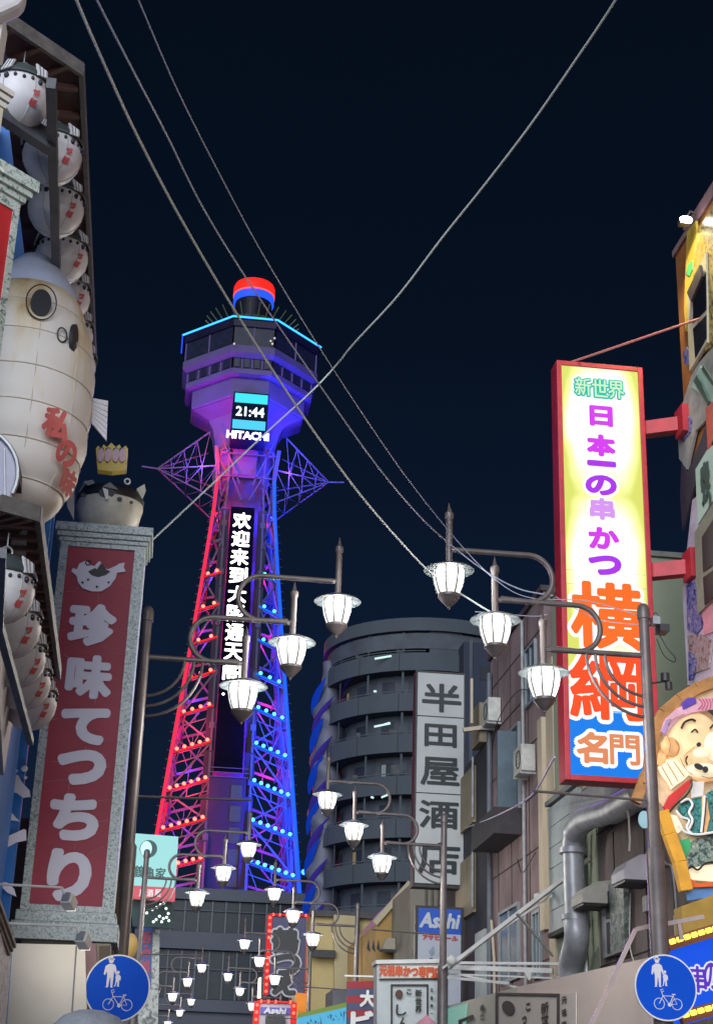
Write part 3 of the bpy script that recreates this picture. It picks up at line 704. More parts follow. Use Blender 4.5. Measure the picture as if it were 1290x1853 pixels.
# rounded sign frame under the lantern at the far left
rg = thing('round_window', 'pale arched window ring under the big lantern at the left edge', 'window', (-1.9,11.2,5))
cR = at(-66,856,11.2)
MB().tube([cR+Vector((.42*math.cos(a),0,.42*math.sin(a)))for a in [math.radians(-20+k*10) for k in range(20)]], .018, 6).build('arch_rim', STEEL2, rg, True)
MB().extr([cR+Vector((.41*math.cos(a),.02,.41*math.sin(a)))for a in [2*math.pi*k/30 for k in range(30)]], (0,.03,0)).build('pane', M('milky_pane', (.50,.50,.66), .4, .1, 3), rg)
for k in range(3): MB().bar(cR+Vector((.05+.12*k,-.0,.38-.07*k)), cR+Vector((.12+.12*k,-.0,-.3)), .008).build('glazing_bar', STEEL2, rg)
MB().extr([at(0,850,11.3), at(38,848,11.3), at(36,872,11.3), at(0,872,11.3)], (0,.4,0)).build('ledge', M('ledge_mauve', (.10,.075,.09), .7, .2, 3), LB_)

# ---- tall red sign with granite frame
ts = thing('red_pylon_sign', 'tall red sign with big white characters in a speckled granite frame', 'sign', (-.93,16.2,0))
x0, x1 = -1.40, -.47
MB().box(x0,16.0,3.47,-1.315,16.6,7.45).build('frame_side', GRAN, ts); MB().box(-.585,16.0,3.47,x1,16.6,7.45).build('frame_side', GRAN, ts)
MB().box(-1.315,16.0,3.47,-.585,16.6,3.53).build('frame_bottom', GRAN, ts); MB().box(-1.315,16.0,7.40,-.585,16.6,7.45).build('frame_top', GRAN, ts)
MB().box(-1.315,16.03,3.53,-.585,16.3,7.40).build('panel', REDSIGN, ts)
for i, (g, za, zb) in enumerate(((.02,7.452,7.50),(.045,7.502,7.56),(.07,7.562,7.66))): MB().box(x0-g,16-g,za,x1+g,16.6+g,zb).build('cornice', GRAN, ts, bevel=.006)
for g, za, zb in ((.035,3.36,3.468),(.07,3.18,3.358)): MB().box(x0-g,16-g,za,x1+g,16.6+g,zb).build('plinth', GRAN, ts, bevel=.006)
MB().box(x0+.05,15.98,3.12,x1-.05,16.6,3.178).build('under_ledge', M('sooty_metal', (.06,.055,.04), .7, .4, 6), ts)
veinm = M('pale_crackle_line', (.50,.20,.24), .6, .1, 4)
V_ = [[(198,985),(196,1000),(194,1018)],[(120,1070),(132,1070),(142,1064),(148,1056)],[(212,1055),(230,1063)],[(178,1072),(178,1090)],[(206,1133),(226,1133)],[(188,1168),(196,1180),(212,1186),(222,1185)],[(212,1186),(206,1196),(196,1202)],[(116,1182),(124,1190)],[(196,1252),(216,1252)],[(173,1262),(172,1276)],[(190,1288),(214,1289)],[(178,1340),(205,1342)],[(156,1352),(154,1364)],[(95,1378),(110,1378)],[(186,1390),(200,1389)],[(82,1415),(104,1411),(124,1411)],[(126,1416),(124,1434)],[(170,1452),(196,1446)],[(172,1487),(196,1485)],[(136,1523),(136,1538)],[(158,1548),(172,1538),(188,1532)],[(84,1432),(84,1433)],[(104,1300),(94,1303)],[(118,1140),(112,1142)]]
vv = MB()
for L_ in V_: vv.tube([at(x,y,16.025) for x, y in L_], .0035, 4)
vv.build('crackle_lines', veinm, ts, kind='stuff')
for ch, px, py, ww, hh, bd in (('珍',166,1130,.46,.46,.030),('味',160,1224,.44,.46,.028),('て',152,1313,.46,.38,.034),('っ',146,1388,.46,.36,.036),('ち',133,1478,.46,.46,.034),('り',124,1583,.40,.50,.034)):
    text(ch, at(px,py,16.0)+Vector((.01,.012,0)), ww*1.12-2*bd, hh*1.06-2*bd, LILAC, ts, bold=bd, n=14)
em = flat([(140,1030),(144,1020),(156,1014),(164,1022),(176,1026),(196,1030),(210,1024),(216,1020),(226,1018),(224,1026),(228,1034),(212,1036),(210,1046),(200,1060),(184,1070),(166,1070),(150,1064),(142,1054),(139,1042),(130,1034),(132,1028)], 16.0, LILAC, ts, 'fish_emblem', .02)
flat([(160,1034),(172,1028),(180,1022),(188,1022),(192,1030),(200,1034),(192,1040),(178,1044),(166,1040)], 15.99, BLACK, em, 'emblem_back', .008)
flat([(170,1026),(180,1015),(184,1018),(176,1030)], 15.985, LILAC, em, 'emblem_fin', .004)
for (x, y) in ((150,1054),(160,1049),(176,1062),(197,1054)): disc(at(x,y,15.995), Vector((0,-1,0)), .012, .012, BLACK, em, 'emblem_dot')
disc(at(160,1018,15.99), Vector((0,-1,0)), .028, .028, BLACK, em, 'emblem_eye', 0, .006)

# crowned blowfish statue on top of the sign
cf = thing('crowned_blowfish_statue', 'cream blowfish statue with black back and yellow crown on top of the red sign', 'statue', (-.93,16.3,7.66))
c = Vector((-.92,16.3,7.67))
CRM = M('statue_cream', (.52,.50,.42), .5, .18, 6)
MB().lathe(c, [(.02,0),(.24,0),(.30,.06),(.345,.18),(.375,.32),(.37,.40)], 28).build('body', CRM, cf, True)
bk = MB()
prof = [(.375,.36),(.385,.42),(.34,.5),(.2,.55),(.01,.56)]
bk.lathe(c, prof, 28); bk.build('back', BLACK, cf, True)
disc(c+Vector((-.03,-.37,.36)), Vector((0,-1,-.2)), .085, .055, BLACK, cf, 'mouth'); flat([(186,882),(196,886),(197,902),(192,904)], 15.88, WHITE, cf, 'tooth', .02)
for px, py, rr_ in ((152,896,.035),(217,903,.035),(238,909,.028),(248,901,.012)): disc(at(px,py,15.93), Vector((0,-1,-.1)), rr_*.8, rr_*.6, BLACK, cf, 'spot')
disc(at(231,871,15.93), Vector((.2,-1,-.1)), .03, .03, WHITE, cf, 'eye', 0, .01)
flat([(120,884),(136,872),(134,940),(122,916)], 16.15, CRM, cf, 'fin', .04); flat([(248,884),(262,876),(264,886),(259,900),(252,906)], 16.15, CRM, cf, 'fin', .04)
flat([(150,872),(168,868),(172,874),(160,878)], 15.9, M('statue_grey', (.2,.22,.22), .6, .2, 5), cf, 'forehead_mark', .02); flat([(186,880),(200,872),(214,886),(204,884)], 15.9, MATS['statue_grey'], cf, 'forehead_mark', .02)
YEL = M('crown_yellow', (.62,.46,.05), .45, .15, 5)
cw_ = Vector((at(202,828,16.2).x, 16.2, 0)); 
crn = flat([(177,850),(174,812),(178,806),(184,812),(188,804),(194,809),(202,801),(210,809),(217,804),(221,812),(228,806),(232,812),(229,850),(203,853)], 16.2, YEL, cf, 'crown', .12)
for px in (183,196,210,222): disc(at(px,824,16.18), Vector((0,-1,0)), .038, .085, M('crown_pink', (.62,.40,.48), .5, .08, 4), crn, 'crown_jewel')
for px in (184,196,210,221): disc(at(px,814,16.185), Vector((0,-1,0)), .03, .028, BLACK, crn, 'crown_opening')
MB().tube([c+Vector((-.36,0,.5)), c+Vector((-.3,-.05,.62)), c+Vector((-.2,-.05,.6))], .006, 5).build('crown_wire', STEEL2, cf)

# ---- near granite pylon at the left edge (turned towards the street)
def turned_box(mb, p, L, D, z0, z1, k=.95, g=0):
    d = Vector((-1,-k,0)).normalized(); nrm = Vector((k,-1,0)).normalized(); p = Vector(p)
    a = p-d*g+nrm*g; q = [a, a+d*(L+2*g), a+d*(L+2*g)-nrm*(D+2*g), a-nrm*(D+2*g)]
    return mb.add([Vector((v.x,v.y,z0)) for v in q]+[Vector((v.x,v.y,z1)) for v in q], [(0,1,2,3),(7,6,5,4),(0,4,5,1),(1,5,6,2),(2,6,7,3),(3,7,4,0)])
npz = at(60,325,8)
ns = thing('granite_pylon_sign', 'red sign edge in a pale speckled granite frame cut by the left picture edge', 'sign', (npz.x, npz.y, 0))
pb = Vector((npz.x-.052, npz.y-.0, 0)); 
turned_box(MB(), pb, .042, .3, 4.9, 6.62).build('frame_side', GRANL, ns); turned_box(MB(), pb+Vector((-1,-.95,0)).normalized()*.042, .55, .28, 6.55, 6.62).build('frame_top', GRANL, ns)
turned_box(MB(), pb+Vector((-1,-.95,0)).normalized()*.042-Vector((.95,-1,0)).normalized()*.012, .55, .25, 4.95, 6.55).build('panel', M('bright_red_panel', (.55,.02,.03), .5, .08, 2), ns)
for g, a, b in ((.02,6.62,6.66),(.045,6.66,6.70),(.07,6.70,6.78)): turned_box(MB(), pb, .6, .3, a+.001, b, g=g).build('cornice', GRANL, ns)
np2 = at(22,165,7)
nw = thing('white_pylon_sign', 'cream pillar with a layered white cornice at the upper left picture edge', 'pillar', (np2.x, np2.y, 0))
turned_box(MB(), Vector((np2.x-.03,np2.y,0)), .4, .25, 5.0, np2.z-.12).build('shaft', M('cream_stone', (.52,.48,.38), .6, .1, 4), nw)
for k in range(3): turned_box(MB(), Vector((np2.x-.03,np2.y,0)), .4, .25, np2.z-.118+k*.04, np2.z-.085+k*.04, g=.01+.012*k).build('cornice', M('cream_trim', (.6,.58,.55), .6, .1, 5), nw)
nq = at(34,22,7)
no = thing('white_canopy', 'pale canopy corner poking in at the top left picture corner', 'canopy', (nq.x, nq.y, nq.z))
MB().extr([at(-40,-60,7), at(50,-40,7), at(44,-2,7), at(34,8,7), at(8,20,7), at(-40,40,7)], (0,.12,0)).build('canopy_panel', M('pale_canopy', (.50,.47,.50), .6, .1, 4), no, bevel=.03)
MB().extr([at(-10,20,7.1), at(9,20,7.1), at(0,75,7.1), at(-10,80,7.1)], (0,.2,0)).build('canopy_post', WHITE, no)

# ---- cream shop board below the red sign, pillar and arm spotlights
cb = thing('blank_signboard', 'large blank cream signboard under the tall red sign', 'signboard', (-1,15,0))
MB().extr([at(24,1707,15), at(154,1710,15), at(160,1900,15), at(10,1900,15)], (0,.12,0)).build('board', M('cream_board', (.74,.69,.60), .6, .04, 1), cb)
MB().extr([at(20,1703,14.99), at(24,1706,14.99), at(10,1900,14.99), at(2,1900,14.99)], (0,.13,0)).build('side_trim', BLUEL, cb)
MB().tube([at(139,1712,14.97), at(131,1830,14.97), at(130,1870,14.97)], .006, 5).build('cable', STEEL2, cb)
pk = thing('shop_pillar', 'pink and beige shop pillar between the cream board and the blue round sign', 'pillar', (-.6,15.6,0))
MB().extr([at(154,1706,15.4), at(174,1707,15.4), at(186,1900,15.4), at(158,1900,15.4)], (0,.3,0)).build('pink_face', M('dusty_pink', (.34,.20,.21), .7, .12, 3), pk)
MB().extr([at(174.5,1707,15.45), at(201,1708,15.45), at(200,1900,15.45), at(187,1900,15.45)], (0,.3,0)).build('beige_face', M('dull_beige', (.30,.26,.21), .7, .2, 3), pk)
MB().extr([at(180,1712,15.42), at(200,1711,15.42), at(198,1740,15.42), at(180,1745,15.42)], (0,.02,0)).build('brown_box', M('brown_box', (.09,.06,.035), .6, .3, 4), pk)
for (xa, ya, xb, yb, lab, Y) in ((-40,1598,112,1606,'white arm spotlight in front of the last character of the red sign',14.2),(-30,1669,138,1676,'white arm spotlight in front of the red sign base',14.0)):
    a = at(xa,ya,Y); b = at(xb,yb,Y); t = thing('arm_spotlight', lab, 'spotlight', tuple(a), 'arm spotlights reaching from the left')
    MB().tube([a,b], .011, 8).build('arm', WHITE, t, True); MB().tube([b, b+Vector((.045,.02,-.075))], .014, 8).build('knuckle', WHITE, t, True)
    h = b+Vector((.06,.03,-.12)); d = Vector((.35,.8,-.25)).normalized()
    MB().bar(h-d*.02+Vector((0,0,.03)), h+d*.10, .105, .10).build('head', WHITE, t, bevel=.008)
    MB().bar(h-d*.045+Vector((0,0,.03)), h-d*.021+Vector((0,0,.03)), .07, .08).build('heat_sink', STEEL2, t)
    lf = MB().bar(h+d*.101, h+d*.104, .09, .085).build('lens', E('warm_lens', (1,.93,.8), 2.0), t)
    lamp('spotlight_lamp', 'SPOT', h+d*.14, 14, (1,.93,.82), t, .05, aim=(-.93,16.0,5.0 if ya < 1650 else 3.4), spot=110, blend=.9)
# lower-left shop cornice
lc = thing('shop_cornice', 'weathered cornice and speckled post cut by the lower left picture edge', 'cornice', (-1.3,11,0))
pa, pb2 = atX(-30,1560,-1.28), atX(25,1712,-1.22)
for k, g in enumerate((0,.03,.06)): MB().bar(pa+Vector((-.02*k,0,-.035*k)), pb2+Vector((-.02*k,0,-.035*k)), .05, .03).build('moulding', M('cornice_stone', (.30,.28,.26), .7, .3, 7), lc)
MB().extr([atX(-30,1640,-1.26), atX(22,1720,-1.26), atX(8,1900,-1.26), atX(-30,1900,-1.26)], (-.1,0,0)).build('post', granite('speckled_post', [(.08,.07,.1),(.3,.28,.36),(.5,.48,.56),(.42,.4,.5),(.6,.58,.62)], 16), lc)

# ---- low buildings further along the left side
sb = thing('shop_row_building', 'dark low shop building between the red sign and the left lamp pole', 'building', (-3,26,0))
MB().box(-8,17.2,0,-1.05,30,4.6).build('wall', M('dark_shop_wall', (.06,.055,.05), .8, .3, 1.2), sb)
MB().box(-1.30,17.25,4.6,-.95,21,4.75).build('cornice', CONC, sb)
flat([(216,1470),(222,1478),(206,1560),(202,1600),(204,1540)], 19.5, CREAMW, sb, 'awning_edge', .3)
flat([(192,1620),(206,1640),(206,1740),(194,1740)], 17.4, M('olive_trim', (.16,.15,.08), .7, .3, 4), sb, 'corner_trim', .2)
flat([(206,1560),(214,1500),(218,1500),(214,1700),(206,1700)], 18.3, M('brown_trim', (.10,.07,.05), .7, .3, 4), sb, 'corner_trim', .2)
sb2 = thing('far_shop_building', 'low dark shop building behind the pale cyan sign', 'building', (-3,50,0))
MB().box(-9,43,0,-.9,75,5.6).build('wall', MATS['dark_shop_wall'], sb2)
MB().box(-.9,43.5,3.0,-.2,60,3.2).build('canopy', MATS['dark_shop_wall'], sb2)

# pale cyan sign
cs = thing('cyan_lit_sign', 'pale cyan lit sign with a round emblem beside the left lamp pole', 'sign', tuple(at(281,1600,41)))
flat([(246,1508),(323,1514),(318,1606),(238,1601)], 41, E('pale_cyan_face', (.42,.86,.86), .85), cs, 'face', .4)
flat([(237,1602),(318,1607),(317,1628),(236,1623)], 41, E('pink_red_strip', (.8,.16,.2), .8), cs, 'red_strip', .4)
DKI = M('dark_green_ink', (.03,.08,.08), .6, .1, 3)
disc(at(269,1536,40.98), Vector((0,-1,0)), .23, .23, DKI, cs, 'emblem'); disc(at(265,1536,40.95), Vector((0,-1,0)), .15, .20, M('pale_ink', (.4,.6,.6), .6, .1, 3, emit=(.4,.8,.8), es=.55), cs, 'emblem_moon')
for ch, px, py in (('鶴',252,1577),('亀',271,1579),('家',291,1581)): text(ch, at(px,py,40.97), .26, .30, DKI, cs, bold=.008, n=6)
for ch, px in (('居',258),('酒',272),('屋',286)): text(ch, at(px,1616,40.97), .16, .18, E('white_print_lit', (1,.85,.9), .9), cs, bold=.006, n=6)
# string of fairy lights
fl = thing('fairy_lights', 'string of tiny white lights looped under the pale cyan sign', 'string lights', tuple(at(290,1650,41)))
ptsf = [(266,1652),(276,1646),(284,1642),(291,1637),(297,1634),(301,1644),(305,1653),(306,1666),(296,1662),(289,1658),(283,1664),(278,1668),(302,1660),(293,1668)]
MB().tube([at(x,y,41.2) for x, y in ptsf[:8]], .02, 4).build('wire', M('green_wire', (.02,.08,.05), .7, .1, 3), fl)
for x, y in ptsf: MB().ball(at(x,y,41.1), .035, 6, 5).build('bulb', E('tiny_white_bulb', (.85,1,.95), 2), fl)
flat([(238,1628),(312,1633),(314,1680),(240,1676)], 41.6, M('dark_green_awning', (.02,.045,.045), .8, .3, 3), fl, 'backing_net', .1)
# mosaic framed blue sign
ms = thing('mosaic_framed_sign', 'narrow blue sign with red characters in a mosaic frame behind the left pole', 'sign', tuple(at(273,1740,43)))
MB().extr([at(254,1668,43), at(290,1668,43), at(286,1860,43), at(250,1860,43)], (0,.3,0)).build('mosaic_frame', granite('mosaic_stone', [(.05,.07,.07),(.2,.22,.2),(.38,.4,.36),(.24,.28,.26),(.5,.5,.46)], 6), ms)
flat([(258,1678),(277,1678),(273,1790),(254,1790)], 42.97, M('sign_navy', (.05,.08,.25), .6, .15, 3), ms, 'panel', .03)
for ch, px, py in (('呑',266,1697),('み',265,1722),('処',264,1748)): text(ch, at(px,py,42.95), .24, .3, M('sign_dull_red', (.35,.05,.08), .6, .1, 3), ms, bold=.012, n=6)
yl = thing('gold_paper_lantern', 'gold paper lantern glimpsed between the left lamp pole and the thin black pole', 'lantern', tuple(at(236,1710,30)))
MB().ball(at(236,1712,30), .14, 16, 12, (1,1,1.7)).build('shade', M('gold_paper', (.50,.33,.10), .6, .2, 6, emit=(.5,.33,.1), es=.25), yl, True)
MB().tube([at(236,1690,30), at(236,1680,30)], .03, 6).build('top_cap', BLACK, yl)

# ---- round blue signs
def road_sign(x, y, Y, r, lab, polex):
    c = at(x,y,Y); t = thing('road_sign', lab, 'road sign', tuple(c), 'round blue pedestrian and bicycle signs on the lamp poles')
    BL = M('road_sign_blue', (.003,.075,.55), .6, .06, 2, spec=.1)
    circ = lambda rr_, Yo: [c+Vector((rr_*math.cos(a), Yo, rr_*math.sin(a))) for a in [2*math.pi*k/48 for k in range(48)]]
    MB().extr(circ(r,.0), (0,.03,0)).build('rim', WHITE, t); pl = MB().extr(circ(r*.955,-.004), (0,.004,0)).build('plate', BL, t)
    MB().bar(c+Vector((-.0,.03,.1)), c+Vector((.02,.14,.1)), .06, .04).build('bracket', STEEL2, t)
    k = r/55.0
    L = lambda pts, n_='pictogram', p=None: MB().extr([c+Vector((u*k,-.006,-v*k)) for u, v in pts], (0,.002,0)).build(n_, M('reflective_white', (.66,.64,.70), .5, .04, 3), t)
    # adult with brimmed hat, and child by the hand; local units = photo pixels from the centre
    cir = lambda cx, cy, rr_, n=14: [(cx+rr_*math.cos(2*math.pi*i/n), cy+rr_*math.sin(2*math.pi*i/n)) for i in range(n)]
    L(cir(-14,-44,4.2), 'adult_head'); L([(-20,-46),(-8,-46),(-8,-47.5),(-11,-48),(-12,-51),(-17,-51),(-17.5,-48),(-20,-47.5)], 'adult_hat')
    L([(-17,-39),(-10,-39),(-6,-36),(-2,-22),(-4,-20),(-8,-28),(-8,-17),(-9,-2),(-7,-.5),(-12,-.5),(-13,-16),(-14,-16),(-16,-.5),(-21,-.5),(-19,-2),(-19,-20),(-20,-26),(-23,-20),(-25,-22),(-23,-35)], 'adult_figure')
    L(cir(-1,-25.5,2.6), 'child_head'); L([(-3,-22),(1,-22),(4,-19),(4,-12),(2,-13),(2,-4),(3,-2.5),(-1,-2.5),(-1,-10),(-2,-10),(-4,-2.5),(-7,-2.5),(-5,-4),(-4,-14),(-5,-18)], 'child_figure')
    def stroke(pts, w_=1.1, nm='bicycle_tube'):
        MB().tube([c+Vector((u*k,-.006,-v*k)) for u, v in pts], w_*k*.5, 5).build(nm, MATS['reflective_white'], t)
    for cx_ in (-13,18):
        stroke([(cx_+9*math.cos(a), 27+9*math.sin(a)) for a in [2*math.pi*i/20 for i in range(21)]], 1.5, 'bicycle_wheel')
    stroke([(-13,27),(-6,14),(12,14),(18,27),(5,28),(-6,14)], 1.6); stroke([(5,28),(13,11)], 1.6); stroke([(10,11),(16,11)], 2); stroke([(-6,14),(-8,8),(-4,6)], 1.6, 'handlebar'); stroke([(-8,8),(-10,4),(-5,3)], 1.4, 'handlebar')
    L(cir(5,28,3.2), 'chainring')
    return t
sL = road_sign(213,1788,15.1,.305,'round blue pedestrian and bicycle sign on the left lamp pole','l')
road_sign(1204,1787,17.0,.355,'round blue pedestrian and bicycle sign on the right lamp pole','r')

MB().tube([(ORG[sL.name][0],15.17,.1),(ORG[sL.name][0],15.17,ORG[sL.name][2]+.2)], .03, 8).build('post', STEEL, sL, True)

# ================================================================== RIGHT SIDE
# ---- big lit vertical sign
ys = thing('lit_vertical_sign', 'tall bright yellow lit sign with purple and orange characters in a red frame', 'sign', (6.52,22.2,6.5))
REDF = M('red_sign_frame', (.42,.02,.035), .45, .2, 4); X0, X1, Z0, Z1 = 5.85, 7.33, 6.47, 13.54
MB().box(X0,22.06,Z0,X1,22.36,Z1).build('cabinet', REDF, ys)
MB().frame(X0,Z0,X1,Z1,21.98,22.058,.085).build('frame', REDF, ys, bevel=.01)
fm = bpy.data.materials.new('backlit_sign_face'); fm.use_nodes = True
n = fm.node_tree.nodes; l = fm.node_tree.links; b_ = n['Principled BSDF']; b_.inputs['Roughness'].default_value = .4; b_.inputs['Base Color'].default_value = (.05,.05,.04,1); b_.inputs['Specular IOR Level'].default_value = .1
tcn = n.new('ShaderNodeTexCoord'); sxz = n.new('ShaderNodeSeparateXYZ'); l.new(tcn.outputs['Object'], sxz.inputs[0])
def mth(op, a, b=None, c=None):
    q = n.new('ShaderNodeMath'); q.operation = op
    for i, v in enumerate((a, b, c)):
        if v is None: continue
        if isinstance(v, (int, float)): q.inputs[i].default_value = v
        else: l.new(v, q.inputs[i])
    return q.outputs[0]
xx = mth('ABSOLUTE', mth('DIVIDE', mth('SUBTRACT', sxz.outputs['X'], .07), .68)); zz = mth('SUBTRACT', sxz.outputs['Z'], 0)
# fluorescent tubes behind the acrylic: hot spots spaced down the box
wob = n.new('ShaderNodeTexNoise'); wob.inputs['Scale'].default_value = 1.3; l.new(tcn.outputs['Object'], wob.inputs['Vector'])
per = mth('ABSOLUTE', mth('SINE', mth('MULTIPLY', mth('ADD', zz, .25), 1.28)))
hot = mth('SUBTRACT', mth('ADD', mth('MULTIPLY', per, .55), mth('MULTIPLY', wob.outputs['Fac'], .5)), mth('MULTIPLY', mth('POWER', xx, 3.0), .75))
rp = n.new('ShaderNodeValToRGB'); l.new(hot, rp.inputs[0]); el = rp.color_ramp.elements
el[0].position = .02; el[0].color = (.60,.64,.10,1); el[1].position = .56; el[1].color = (1.6,1.6,1.5,1); q = el.new(.24); q.color = (.86,.88,.30,1); q = el.new(.42); q.color = (1,1,.72,1)
l.new(rp.outputs[0], b_.inputs['Emission Color']); b_.inputs['Emission Strength'].default_value = 1.15
MATS['face'] = fm
face = MB().box(X0+.087,22.0,7.55,X1-.087,22.055,Z1-.087).build('face', fm, ys)
MB().box(X0+.087,22.0,Z0+.087,X1-.087,22.055,7.548).build('blue_face', E('blue_backlit', (.01,.22,.85), .95), ys)
MB().box(X0+.087,21.992,7.55,X1-.087,21.999,7.60).build('face_seam', E('cyan_edge', (.1,.55,.95), .9), ys)
for yy in (1035, 1060): MB().box(X0+.087,21.995,at(1080,yy,22).z,X1-.087,21.999,at(1080,yy,22).z+.008).build('face_seam', M('seam_line', (.3,.3,.2), .6, .1, 3, emit=(.6,.6,.3), es=.5), ys)
WH = E('white_backlit', (1,1,.97), 1.15); PUR = E('purple_backlit', (.42,.04,.85), .95); MAG = E('magenta_backlit', (.68,.05,.88), .95); PALEP = E('pale_purple_backlit', (.70,.32,.90), .95)
ORG_ = E('orange_backlit', (1,.16,.02), 1.0); ORD = E('orange_red_backlit', (1,.085,.02), 1.0); SAL = E('salmon_backlit', (.80,.27,.12), .95); TEAL = E('teal_backlit', (.02,.55,.42), .9); MINT = E('mint_backlit', (.62,.92,.62), .95)
def sgn(ch, px, py, wpx, hpx, mat, bold, outl=0, omat=WH, core=None, nn=14):
    c = at(px, py, 21.985); w_, h_ = wpx/110, hpx/110
    if outl: text(ch, c+Vector((0,.011,0)), w_-2*bold, h_-2*bold, omat, ys, bold=bold+outl, n=nn, name='character_outline')
    text(ch, c, w_-2*bold, h_-2*bold, mat, ys, bold=bold, n=nn)
    if core: text(ch, c-Vector((0,.012,0)), w_-2*bold, h_-2*bold, core, ys, bold=.004, n=6)
for ch, px, py in (('新',1054,700),('世',1085,703),('界',1114,706)): sgn(ch,px,py,36,42,TEAL,.030,.04,core=MINT)
sgn('日',1087,753,44,42,MAG,.026,.05); sgn('本',1087,806,54,44,MAG,.030,.045); sgn('一',1088,839,54,16,PUR,.03,.045)
sgn('の',1087,878,58,40,PUR,.028,.045); sgn('串',1089,921,46,42,PALEP,.022,.03); sgn('か',1092,974,56,42,MAG,.026,.045); sgn('つ',1094,1023,60,38,PUR,.032,.045)
sgn('横',1098,1114,130,122,ORG_,.036,.06,nn=18); sgn('綱',1098,1240,132,122,ORD,.030,.06,nn=18)
sgn('名',1071,1353,54,54,SAL,.022,.055); sgn('門',1130,1357,52,52,SAL,.014,.055)
for (xa, ya, xb, yb) in ((1168,780,1246,782),(1170,1036,1256,1040)):
    a = at(xa,ya,22.2); b = at(xb,yb,22.2); b.z = a.z
    MB().bar(Vector((X1-.02,22.2,a.z)), Vector((8.02,21.8,a.z)), .2, .24).build('bracket_arm', REDF, ys); MB().box(7.82,21.55,a.z-.24,7.95,21.93,a.z+.24).build('bracket_plate', REDF, ys)
MB().tube([(X0+.1,22.2,Z1), tuple(at(1290,568,20.5)), tuple(at(1400,530,19.5))], .02, 6).build('guy_rod', M('pinkish_rod', (.45,.16,.15), .5, .2, 3), ys)

# ---- nearest restaurant building on the right (painted murals)
rb_ = thing('mural_building', 'tall restaurant building with colourful painted murals at the right picture edge', 'building', (11,16,0))
LILW = M('lilac_plaster', (.48,.42,.55), .8, .2, 2, bump=.05)
MB().box(8.0,8.0,0,15,21.95,15.75).build('wall', M('orange_side_paint', (.32,.12,.03), .75, .35, 1.2, bump=.05), rb_)
def wallp(pxs, mat, nm, X=8.0, th=.04, par=None):
    return MB().extr([atX(x, y, X) for x, y in pxs], (-th, 0, 0)).build(nm, mat, par or rb_)
MB().box(7.96,8,15.76,15,22.0,15.88).build('coping', M('coping_mauve', (.26,.17,.17), .7, .2, 3), rb_)
ORW = M('orange_mural_paint', (.42,.13,.02), .7, .3, 1.5); YEW = M('yellow_lit_mural', (.62,.42,.06), .6, .25, 2)
MINTW = M('pale_green_mural', (.36,.52,.44), .7, .25, 2); TEALD = M('dark_teal_line', (.02,.07,.06), .6, .3, 3)
MOT = granite('mural_blue_mottle', [(.01,.02,.12),(.05,.08,.35),(.3,.28,.45),(.02,.05,.25),(.5,.42,.5)], 7)
PNK = M('mural_pink', (.60,.25,.33), .6, .2, 4); RUS = granite('mural_rust_mottle', [(.05,.03,.01),(.3,.2,.04),(.55,.42,.12),(.25,.2,.08),(.6,.55,.35)], 9)
wallp([(1238,416),(1300,318),(1300,345),(1252,420)], M('dull_purple_coping', (.22,.13,.15), .7, .2, 3), 'roof_edge', 7.99)
wallp([(1246,420),(1262,400),(1266,440),(1262,520),(1250,560),(1244,600),(1241,560)], YEW, 'mural_panel', 7.96)  # mural yellow with the light on it put into the paint
wallp([(1246,480),(1254,470),(1254,488),(1248,500),(1242,495)], M('leaf_green', (.03,.22,.08), .6, .2, 3), 'mural_leaf', 7.93, .02)
wallp([(1262,420),(1276,400),(1276,470),(1262,520),(1258,500)], RUS, 'mural_panel', 7.94)
wallp([(1276,400),(1300,360),(1300,620),(1272,640),(1276,500)], RUS, 'mural_panel', 7.94)
wallp([(1247,540),(1282,455),(1284,620),(1252,672)], M('cream_window_frame', (.55,.50,.36), .6, .1, 4), 'window_frame', 7.92, .05)
wallp([(1254,545),(1277,492),(1278,560),(1254,585)], GLASSD, 'pane', 7.87, .01); wallp([(1254,595),(1278,570),(1278,612),(1258,648)], GLASSD, 'pane', 7.87, .01)
wallp([(1247,530),(1270,480),(1274,500),(1254,546)], M('dark_signboard', (.06,.05,.06), .6, .3, 4), 'dark_board', 7.85, .05)
wallp([(1237,640),(1243,628),(1250,640),(1250,660),(1240,660)], MOT, 'mural_flower', 7.92, .02)
wallp([(1229,760),(1258,668),(1300,620),(1300,740),(1262,780),(1246,850),(1232,830)], M('mural_grey_cloth', (.36,.35,.33), .7, .3, 4), 'mural_panel', 7.97)
wallp([(1253,700),(1268,662),(1292,700),(1300,690),(1300,735),(1280,722)], MINTW, 'mural_band', 7.93, .03)
wallp([(1256,690),(1262,678),(1284,726),(1282,734)], TEALD, 'mural_line', 7.89, .02); wallp([(1270,668),(1274,662),(1300,705),(1300,712)], TEALD, 'mural_line', 7.89, .02)
wallp([(1232,760),(1240,746),(1252,760),(1250,782),(1236,800)], MOT, 'mural_panel', 7.93, .02)
wallp([(1236,835),(1246,858),(1274,790),(1290,740),(1300,745),(1300,830),(1268,850),(1238,960),(1234,900)], M('mural_dark_shade', (.035,.03,.05), .7, .3, 4), 'mural_panel', 7.96)
wallp([(1280,740),(1300,720),(1300,800),(1284,815)], M('mural_bright_red', (.60,.06,.02), .5, .2, 3), 'mural_panel', 7.90)
wallp([(1264,850),(1300,790),(1300,900),(1268,950)], M('mint_signboard', (.45,.62,.54), .5, .1, 3), 'side_signboard', 7.92, .06)
for i, ch in enumerate('串かつ'): 
    pc = atX(1274+i*2, 858+i*28, 7.85); text(ch, pc, .34, .36, TEALD, rb_, bold=.03, right=(0,-1,0), upv=(0,0,1), n=8)
wallp([(1238,1075),(1256,905),(1300,870),(1300,1240),(1248,1240)], LILW, 'plaster_panel', 7.965)
